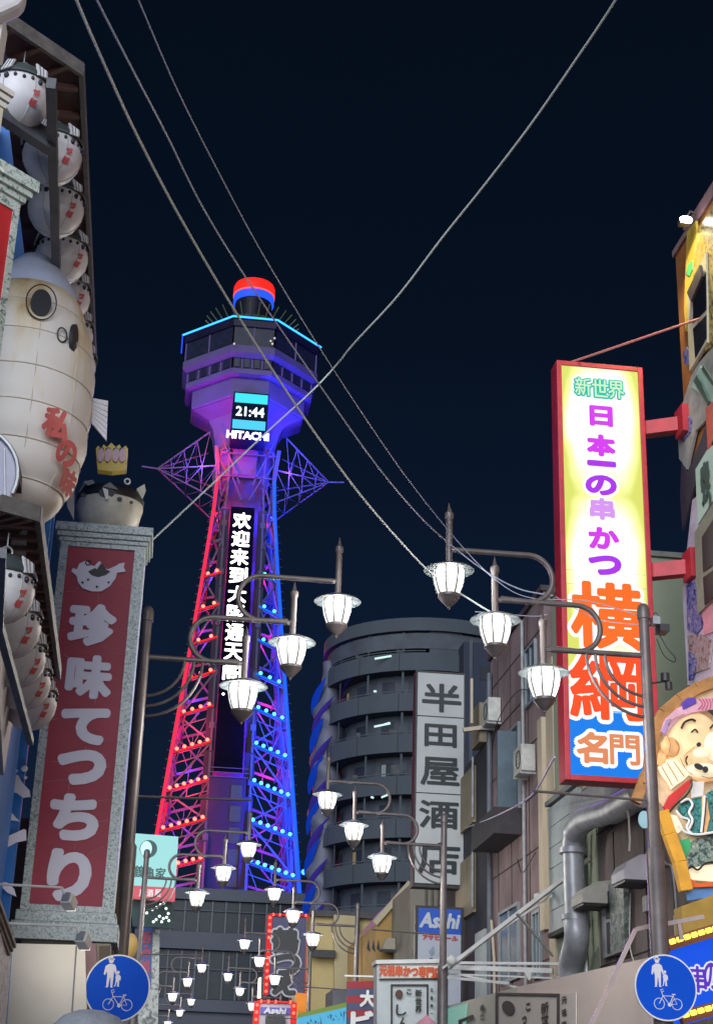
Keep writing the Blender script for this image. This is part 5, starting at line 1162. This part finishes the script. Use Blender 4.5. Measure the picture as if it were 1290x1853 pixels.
MB().ball(at(1268,1362,YR-.15), .11, 18, 12, (1.3,.5,.75)).build('nose', SKL, rl, True)
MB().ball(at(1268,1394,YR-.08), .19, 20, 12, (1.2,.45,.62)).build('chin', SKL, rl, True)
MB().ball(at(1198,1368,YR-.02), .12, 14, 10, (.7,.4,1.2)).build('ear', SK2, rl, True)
rel(ell(1264,1387,9,5,rot=25), LN, 'mouth', .26, .02); rel(ell(1276,1392,5,6,rot=-10), LN, 'mouth_corner', .25, .02)
line([(1232,1318),(1238,1307),(1250,1302),(1258,1305)], .016, .205); line([(1250,1325),(1257,1320),(1262,1326)], .012, .215)
line([(1240,1380),(1238,1368),(1248,1358),(1256,1352)], .010, .22, SK2); line([(1243,1384),(1240,1376),(1243,1368)], .012, .225); rel(ell(1264,1347,4,4), LN, 'nostril', .28, .02)
line([(1284,1318),(1292,1310),(1300,1313)], .014, .2)
rel([(1196,1322),(1204,1300),(1224,1282),(1250,1268),(1280,1262),(1300,1262),(1300,1284),(1272,1286),(1250,1290),(1228,1300),(1212,1318),(1204,1330)], M('headband_pink', (.55,.30,.38), .6, .15, 6, emit=(.5,.25,.35), es=.2), 'headband', .16, .08)
rel([(1232,1272),(1244,1262),(1258,1262),(1260,1272),(1244,1280),(1236,1284)], M('headband_purple', (.09,.04,.36), .6, .2, 6), 'headband_pattern', .18, .03)
rel([(1196,1322),(1206,1302),(1214,1300),(1208,1316),(1202,1330)], M('headband_lilac', (.36,.24,.46), .6, .2, 6), 'headband_knot', .18, .03)
for k in range(6): line([(1264+k*6,1264),(1270+k*5,1274),(1262+k*7,1284)], .006, .175, M('headband_red_line', (.5,.04,.1), .6, .1, 3))
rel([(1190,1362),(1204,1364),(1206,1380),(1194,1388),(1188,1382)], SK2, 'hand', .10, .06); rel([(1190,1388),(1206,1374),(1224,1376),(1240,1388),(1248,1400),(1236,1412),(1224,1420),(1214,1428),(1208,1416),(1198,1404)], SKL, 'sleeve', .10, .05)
rel([(1200,1460),(1210,1440),(1244,1412),(1252,1408),(1246,1426),(1216,1460),(1206,1468)], M('red_fish', (.50,.02,.02), .5, .25, 6, emit=(.6,.02,.02), es=.15), 'collar', .12, .05)
line([(1210,1470),(1222,1456),(1240,1440),(1250,1424),(1250,1410)], .014, .16); rel([(1252,1414),(1274,1414),(1272,1440),(1250,1444)], M('white_spotted_cloth', (.6,.58,.55), .6, .1, 5, emit=(.6,.6,.55), es=.25), 'undershirt', .12, .04)
RB_ = granite('teal_robe', [(.0,.06,.06),(.01,.16,.15),(.06,.32,.30),(.01,.12,.14),(.2,.5,.42)], 16)
rel([(1226,1464),(1232,1450),(1250,1446),(1270,1442),(1300,1420),(1300,1512),(1262,1512),(1244,1506),(1250,1484),(1238,1478)], RB_, 'robe', .10, .05)
for L_ in ([(1222,1466),(1232,1478),(1246,1484),(1242,1498),(1252,1510)],[(1230,1452),(1244,1446),(1252,1456),(1246,1470),(1252,1484),(1246,1500)],[(1274,1440),(1272,1470),(1268,1506)],[(1226,1492),(1240,1506),(1262,1510),(1290,1506)]):
    line(L_, .016, .155, M('robe_white_trim', (.66,.66,.64), .5, .05, 3, emit=(.7,.75,.8), es=.3)); line([(x+3,y+3) for x, y in L_], .009, .15)
rel([(1270,1440),(1278,1440),(1284,1480),(1276,1512),(1268,1512)], SK2, 'sash', .13, .03)
rel([(1208,1472),(1224,1476),(1236,1500),(1226,1508),(1212,1494)], SKL, 'forearm', .09, .05)
rel([(1224,1522),(1246,1516),(1250,1530),(1240,1556),(1228,1540)], M('relief_green', (.03,.32,.10), .5, .2, 5, emit=(.05,.35,.15), es=.2), 'leaf_pattern', .09, .04)
rel([(1242,1530),(1262,1516),(1300,1510),(1300,1562),(1270,1566),(1246,1572)], granite('grey_green_cloth', [(.02,.05,.05),(.08,.14,.13),(.3,.36,.3),(.12,.2,.18),(.5,.48,.3)], 14), 'trousers', .08, .05)
rel([(1240,1576),(1270,1560),(1300,1564),(1300,1596),(1250,1592)], SKL, 'foot', .07, .05); rel([(1240,1584),(1262,1598),(1300,1594),(1300,1604),(1250,1606)], M('relief_orange', (.62,.10,.01), .5, .1, 4, emit=(.6,.1,.01), es=.2), 'base_band', .12, .04)
line([(1240,1578),(1250,1568),(1262,1574),(1276,1562),(1300,1560)], .014, .14)
rel([(1240,1608),(1300,1600),(1300,1622),(1244,1630)], M('relief_sky', (.10,.25,.55), .5, .1, 3), 'blue_band', .05, .05)
# small lamp head near the pole
t = thing('egg_lamp', 'pale cyan egg shaped lamp behind the right lamp pole', 'lamp', tuple(at(1164,1482,19.6)))
MB().ball(at(1165,1483,19.6), .09, 14, 10, (.9,.8,1.3)).build('shade', E('pale_cyan_glow', (.45,.75,.85), .7), t, True); MB().tube([at(1168,1476,19.6), at(1185,1465,19.6)], .015, 5).build('arm', STEEL, t)
# ---- blue lit sign with yellow bulb rows
yb_ = thing('yellow_bulb_sign', 'blue lit sign between two rows of glowing yellow bulbs at lower right', 'sign', tuple(at(1260,1770,18.6)))
yy_ = 18.6
flat([(1196,1724),(1310,1690),(1310,1836),(1222,1858),(1196,1850)], yy_, E('electric_blue_face', (.01,.10,.85), .9), yb_, 'face', .3)
for (xa,ya,xb,yb__) in ((1206,1710,1310,1678),(1230,1842,1310,1820)):
    a = at(xa,ya,yy_-.1); b = at(xb,yb__,yy_-.1); MB().bar(a, b, .12, .15).build('bulb_rail', M('dark_red_rail', (.16,.04,.02), .5, .2, 4), yb_)
    k = 8 if ya < 1800 else 6
    for i in range(k):
        p, q = a.lerp(b, (i+.12)/k), a.lerp(b, (i+.80)/k); MB().tube([p+Vector((0,-.09,.02)), q+Vector((0,-.09,.02))], .032, 8).build('bulb', E('yellow_bulb', (1,.82,.10), 1.9), yb_, True)
for ch, px, py, wp in (('串',1262,1772,30),('の',1286,1766,26),('店',1312,1758,30)):
    text(ch, at(px,py,yy_-.03), wp/148, .30, E('white_sign_print', (.8,.85,1), .9), yb_, bold=.03, n=8, name='character_outline'); text(ch, at(px,py,yy_-.045), wp/148, .30, E('violet_sign_print', (.16,.05,.75), .7), yb_, bold=.008, n=6)
flat([(1232,1640),(1310,1612),(1310,1676),(1236,1690)], 18.9, M('ochre_soffit', (.38,.23,.03), .6, .2, 3), yb_, 'yellow_box', .3)
# floodlights and cameras clipped on the right pole
for (x, y, lab, c_) in ((1186,1128,'tangled black camera bracket with a cable loop on the right lamp pole',1),(1203,1233,'small dark twin lamp jutting from the right lamp pole',0)):
    t = thing('pole_fitting', lab, 'fitting', tuple(at(x,y,17.2)))
    b = at(x,y,17.2); pm = M('dark_fitting', (.03,.03,.035), .5, .3, 5)
    MB().tube([at(1174,y+4,17.2), b], .012, 6).build('arm', pm, t)
    if c_:
        MB().box(b.x+.02,17.1,b.z-.12,b.x+.14,17.3,b.z-.03).build('camera', pm, t); MB().box(b.x-.06,17.12,b.z-.03,b.x+.03,17.26,b.z+.07).build('bracket', STEEL2, t)
        MB().tube(spline([b+Vector((.02,0,-.1)), b+Vector((.12,0,-.3)), b+Vector((.22,0,-.42)), b+Vector((.2,0,-.48)), b+Vector((.08,0,-.4)), b+Vector((0,0,-.2))], 6), .006, 5).build('cable', BLACK, t)
        MB().tube(spline([b+Vector((-.05,0,.05)), b+Vector((0,0,.14)), b+Vector((.05,0,.06)), b+Vector((.0,0,.0))], 6), .005, 5).build('cable', BLACK, t)
    else:
        MB().tube([b+Vector((.0,0,.10)), b+Vector((.0,0,-.0))], .055, 10).build('lamp_head', pm, t, True); MB().tube([b+Vector((.04,0,-.01)), b+Vector((.04,0,-.1))], .045, 10).build('lamp_head', pm, t, True)

# ================================================================== overhead cables
CAB = M('pale_green_cable', (.62,.68,.66), .5, .05, 1); CAB2 = M('grey_blue_cable', (.42,.46,.60), .5, .05, 1)
def cable(pts, r, mat, lab):
    o = MB().tube(spline([at(*p) for p in pts], 10), r, 10).build('overhead_cable', mat, None, True, org=at(*pts[0])); tag(o, lab, 'cable')
cable([(105,-90,7.6),(139,0,8),(190,118,8.8),(250,248,9.8),(330,400,11),(430,570,12.4),(540,740,14),(640,880,15.4),(720,975,16.5),(783,1040,17.1),(850,1085,17.3),(895,1112,17.2)], .0108, CAB, 'thickest pale cable, leftmost of those dropping from the top left corner')
cable([(140,-80,7.6),(176,0,8),(240,125,8.8),(300,240,9.8),(370,380,11),(460,525,12.4),(570,685,13.8),(680,840,15.2),(760,935,16.3),(818,988,17.1),(880,1035,17.15),(940,1066,17.2),(1000,1078,17.2)], .0078, CAB2, 'bluish cable in the middle of the three from the top left')
cable([(215,-80,7.6),(251,0,8),(320,160,9),(395,310,10.2),(470,450,11.4),(560,600,13),(650,740,14.4),(740,870,15.8),(835,988,17),(900,1052,17.1),(960,1082,17.2),(1066,1088,17.3),(1166,1118,17.4)], .0055, CAB2, 'thin dark cable, rightmost of the three from the top left')
cable([(1150,-70,9),(1110,5,9.5),(1040,110,10.2),(960,225,11),(880,330,11.8),(800,430,12.6),(720,535,13.4),(640,622,14.2),(605,665,14.8),(560,712,15),(480,785,15.4),(380,880,15.8),(300,955,16.1),(268,985,16.2)], .0095, CAB, 'long cable running from the top right down to the red sign top')
cable([(860,1107,17.2),(960,1115,17.4),(990,1112,17.4)], .006, CAB2, 'short slack cable between the lower two lanterns of the nearest right lamp')
cable([(1005,1080,17.3),(1080,1120,17.4),(1165,1132,17.3)], .005, CAB2, 'thin cable crossing in front of the tall lit sign to the right pole')
cable([(1003,1370,17.6),(960,1440,24),(900,1475,31),(838,1500,41)], .012, CAB2, 'grey cable sagging from the lit sign foot to the liquor sign')

# ================================================================== the person below
pe = thing('person', 'person with a rounded grey knit cap seen from behind at the lower left', 'person', (-.13,3.5,0))
hz = at(166,1826,3.5).z; hx = at(166,1826,3.5).x
def skin_body():
    me = bpy.data.meshes.new('body'); H = hz-.02
    V = [(0,0,.95),(0,0,1.12),(0,0,1.32),(0,.0,1.45),(0,0,1.53),(0,-.01,1.62),  # pelvis, waist, chest, neck base, neck, head
         (.10,0,.90),(.11,.02,.50),(.11,.0,.10),(.11,-.09,.04),(-.10,0,.90),(-.11,-.02,.50),(-.11,.03,.10),(-.11,-.06,.04),
         (.19,0,1.40),(.24,.02,1.12),(.22,-.12,.92),(.20,-.2,.88),(-.19,0,1.40),(-.24,.02,1.12),(-.25,-.03,.86),(-.25,-.05,.78),(0,-.01,1.70)]
    k = H/1.80; V = [(x*k, -y*k, z*k) for x, y, z in V]
    Ed = [(0,1),(1,2),(2,3),(3,4),(4,5),(5,22),(0,6),(6,7),(7,8),(8,9),(0,10),(10,11),(11,12),(12,13),(3,14),(14,15),(15,16),(16,17),(3,18),(18,19),(19,20),(20,21)]
    me.from_pydata(V, Ed, []); o = bpy.data.objects.new('body', me); COL.objects.link(o)
    m = o.modifiers.new('skin', 'SKIN'); rad = [.15,.14,.17,.10,.06,.09,.09,.065,.045,.045,.09,.065,.045,.045,.07,.05,.035,.03,.07,.05,.035,.03,.085]
    for i, r in enumerate(rad): d = me.skin_vertices[0].data[i]; d.radius = (r*k, r*k*.85); d.use_root = (i == 0)
    o.modifiers.new('sub', 'SUBSURF').levels = 1; o.modifiers['sub'].render_levels = 2
    me.materials.append(M('dark_jacket', (.03,.035,.05), .8, .2, 6)); o.parent = pe; o.location = (0,0,0); return o
skin_body()
capm = M('grey_knit_cap', (.24,.26,.30), .9, .12, 30, bump=.4)
hc = Vector((-.13, 3.5, hz-.155))
MB().lathe(hc, [(.112,-.07),(.118,-.03),(.120,.02),(.113,.07),(.095,.112),(.065,.140),(.03,.152),(.001,.155)], 28, sx=.92, sy=1.1).build('cap', capm, pe, True)
MB().lathe(hc, [(.118,-.09),(.126,-.08),(.127,-.04),(.120,-.03)], 28, sx=.92, sy=1.1).build('cap_brim', capm, pe, True)

for L_ in ([(1196,1386),(1206,1404),(1216,1422)],[(1206,1380),(1216,1396),(1226,1414)],[(1218,1378),(1228,1392),(1238,1406)]): line(L_, .006, .155, M('relief_crease', (.35,.16,.06), .6, .2, 4))
for L_ in ([(1208,1310),(1220,1300),(1238,1292)],[(1206,1330),(1212,1346),(1210,1362)],[(1230,1372),(1240,1392),(1252,1402)],[(1268,1404),(1284,1408),(1300,1402)]): line(L_, .005, .20, M('relief_crease', (.35,.16,.06)))
# ================================================================== clutter on the right-hand walls
GV = M('dark_groove', (.045,.035,.035), .9, .2, 3); GP = M('grey_pipe_paint', (.30,.30,.31), .55, .25, 6); ACW = M('ac_off_white', (.48,.47,.43), .6, .2, 5)  # dark joint lines, pipe paint and unit casing
for z in (3.2,4.4,5.6,6.8): MB().box(8.018,22.5,z,8.029,27.98,z+.025).build('render_joint', GV, bb)
for y in (23.7,25.1,26.9): MB().box(8.016,y,.1,8.029,y+.022,7.7).build('render_joint', GV, bb)
for z in (4.9,6.1,7.3,8.5,9.7,10.9,12.1): MB().box(7.988,31.64,z,7.999,37.3,z+.025).build('render_joint', GV, mb_)
for y in (33.2,35.0,36.4): MB().box(7.986,y,.1,7.999,y+.022,12.9).build('render_joint', GV, mb_)
MB().tube([(7.95,24.6,2),(7.95,24.6,7.7)], .05, 8).build('downpipe', GP, bb, True)
MB().tube(spline([(7.95,23.4,2.5),(7.94,23.4,5.2),(7.92,23.7,5.6),(7.94,24.3,5.8)], 6), .018, 6).build('conduit', GP, bb, True)
MB().tube(spline([(7.93,27.2,6.9),(7.8,26.2,6.55),(7.85,25.0,6.9),(7.93,23.6,6.6)], 8), .012, 5).build('loose_wire', BLACK, bb, True)
MB().tube(spline([(7.9,25.6,5.4),(7.75,25.2,4.4),(7.8,24.6,4.0),(7.9,24.0,4.5)], 8), .010, 5).build('loose_wire', WHITE, bb, True)
MB().box(7.86,23.0,4.3,8.02,23.3,4.75).build('meter_box', ACW, bb, bevel=.01); MB().box(7.9,24.75,5.0,8.02,24.95,5.25).build('junction_box', GP, bb)
MB().tube([(7.94,33.5,3.5),(7.94,33.5,12.8)], .04, 8).build('downpipe', GP, mb_, True); MB().tube(spline([(7.95,36.9,10.5),(7.8,35.5,10.9),(7.85,33.6,11.1),(7.95,32.2,10.7)], 8), .012, 5).build('loose_wire', BLACK, mb_, True)
MB().tube(spline([(7.93,32.4,7.2),(7.85,33.3,6.9),(7.9,34.0,7.3)], 8), .010, 5).build('loose_wire', BLACK, mb_, True)
def ac_unit(x, y, z, par):
    o = MB().box(x-.34,y,z,x-.02,y+.8,z+.6).build('air_conditioner', ACW, par, bevel=.015)
    MB().tube([(x-.345, y+.3+.2*math.cos(a), z+.3+.2*math.sin(a)) for a in [2*math.pi*i/18 for i in range(19)]], .012, 5).build('fan_ring', BLACK, o, True)
    for k in range(5): MB().box(x-.35,y+.12,z+.12+.08*k,x-.342,y+.5,z+.13+.08*k).build('grille_bar', GP, o)
    MB().box(x-.36,y+.05,z-.06,x-.001,y+.1,z-.005).build('bracket', GP, par); MB().box(x-.36,y+.7,z-.06,x-.001,y+.75,z-.005).build('bracket', GP, par)
ac_unit(8.0,32.5,9.0,mb_); ac_unit(8.0,36.0,11.0,mb_); ac_unit(8.03,23.0,6.7,bb)
sash(32.3,33.3,10.6,12.0,mb_)
for z in (9.2, 6.9): MB().tube([(7.9,39.1,z),(7.9,39.1,z+1.6)], .03, 6).build('pipe', GP, db, True)

# apartment balcony life: lit rooms, air conditioners, laundry poles
for f, a, c in ((1,196,(1,.75,.45)),(3,232,(.8,.95,1)),(5,210,(1,.8,.5)),(6,250,(.9,.95,1)),(8,222,(1,.78,.5)),(9,240,(.85,.95,1))):
    z = 34.6-f*3.05
    MB().lathe(AC, [(AR-1.33,z-.2),(AR-1.33,z+.9)], 2, math.radians(a), math.radians(a+3.2)).build('lit_window', E('room_glow_%d' % (c[2] < .6), c, .16), ap)
for f in range(0, 10):
    z = 34.6-f*3.05
    for a in (188, 219, 243, 268):
        if random.random() < .55:
            aa = math.radians(a+random.uniform(-3,3)); p = AC+Vector(((AR-.5)*math.cos(aa), (AR-.5)*math.sin(aa), z-.28)); MB().bar(p, p+Vector((0,0,random.uniform(.3,.9))), random.uniform(.3,.7), .3).build('balcony_box', M('balcony_clutter', (.05,.055,.06), .8, .4, 2), ap)
    r_ = AR-.07; MB().tube([AC+Vector((r_*math.cos(math.radians(t_)), r_*math.sin(math.radians(t_)), z-.12)) for t_ in range(182, 262, 6)], .04, 5).build('handrail', M('dull_rail', (.07,.08,.09), .6, .2, 2), ap, True)
    for a in (199, 222, 246): MB().bar(AC+Vector((8.012*math.cos(math.radians(a)), 8.012*math.sin(math.radians(a)), z-1.6)), AC+Vector((8.012*math.cos(math.radians(a)), 8.012*math.sin(math.radians(a)), z-.3)), .05, .02).build('panel_joint', M('joint_dark', (.015,.018,.022), .9, .2, 2), ap)
# vertical seams and creases on the big lantern
for k in range(5):
    a = math.radians(-140+k*33+random.uniform(-3,3)); lo, hi = random.choice([(-1.1,.85),(-.9,.3),(-.6,.85)])
    MB().tube([LANC+Vector(((lrad(z)+.018)*math.cos(a), (lrad(z)+.018)*math.sin(a), z)) for z in [lo+(hi-lo)*i/16 for i in range(17)]], .0025, 4).build('seam', M('lantern_seam', (.66,.60,.52), .6, .1, 4), bl, True)

rel([(1278,1284),(1300,1284),(1300,1302),(1290,1294)], LN, 'hair', .16, .03)
rel([(1256,1400),(1272,1406),(1290,1404),(1300,1398),(1300,1412),(1270,1416),(1254,1410)], SK2, 'neck', .10, .05)
line([(1222,1340),(1228,1350),(1226,1362)], .006, .20, M('relief_crease', (.35,.16,.06)))
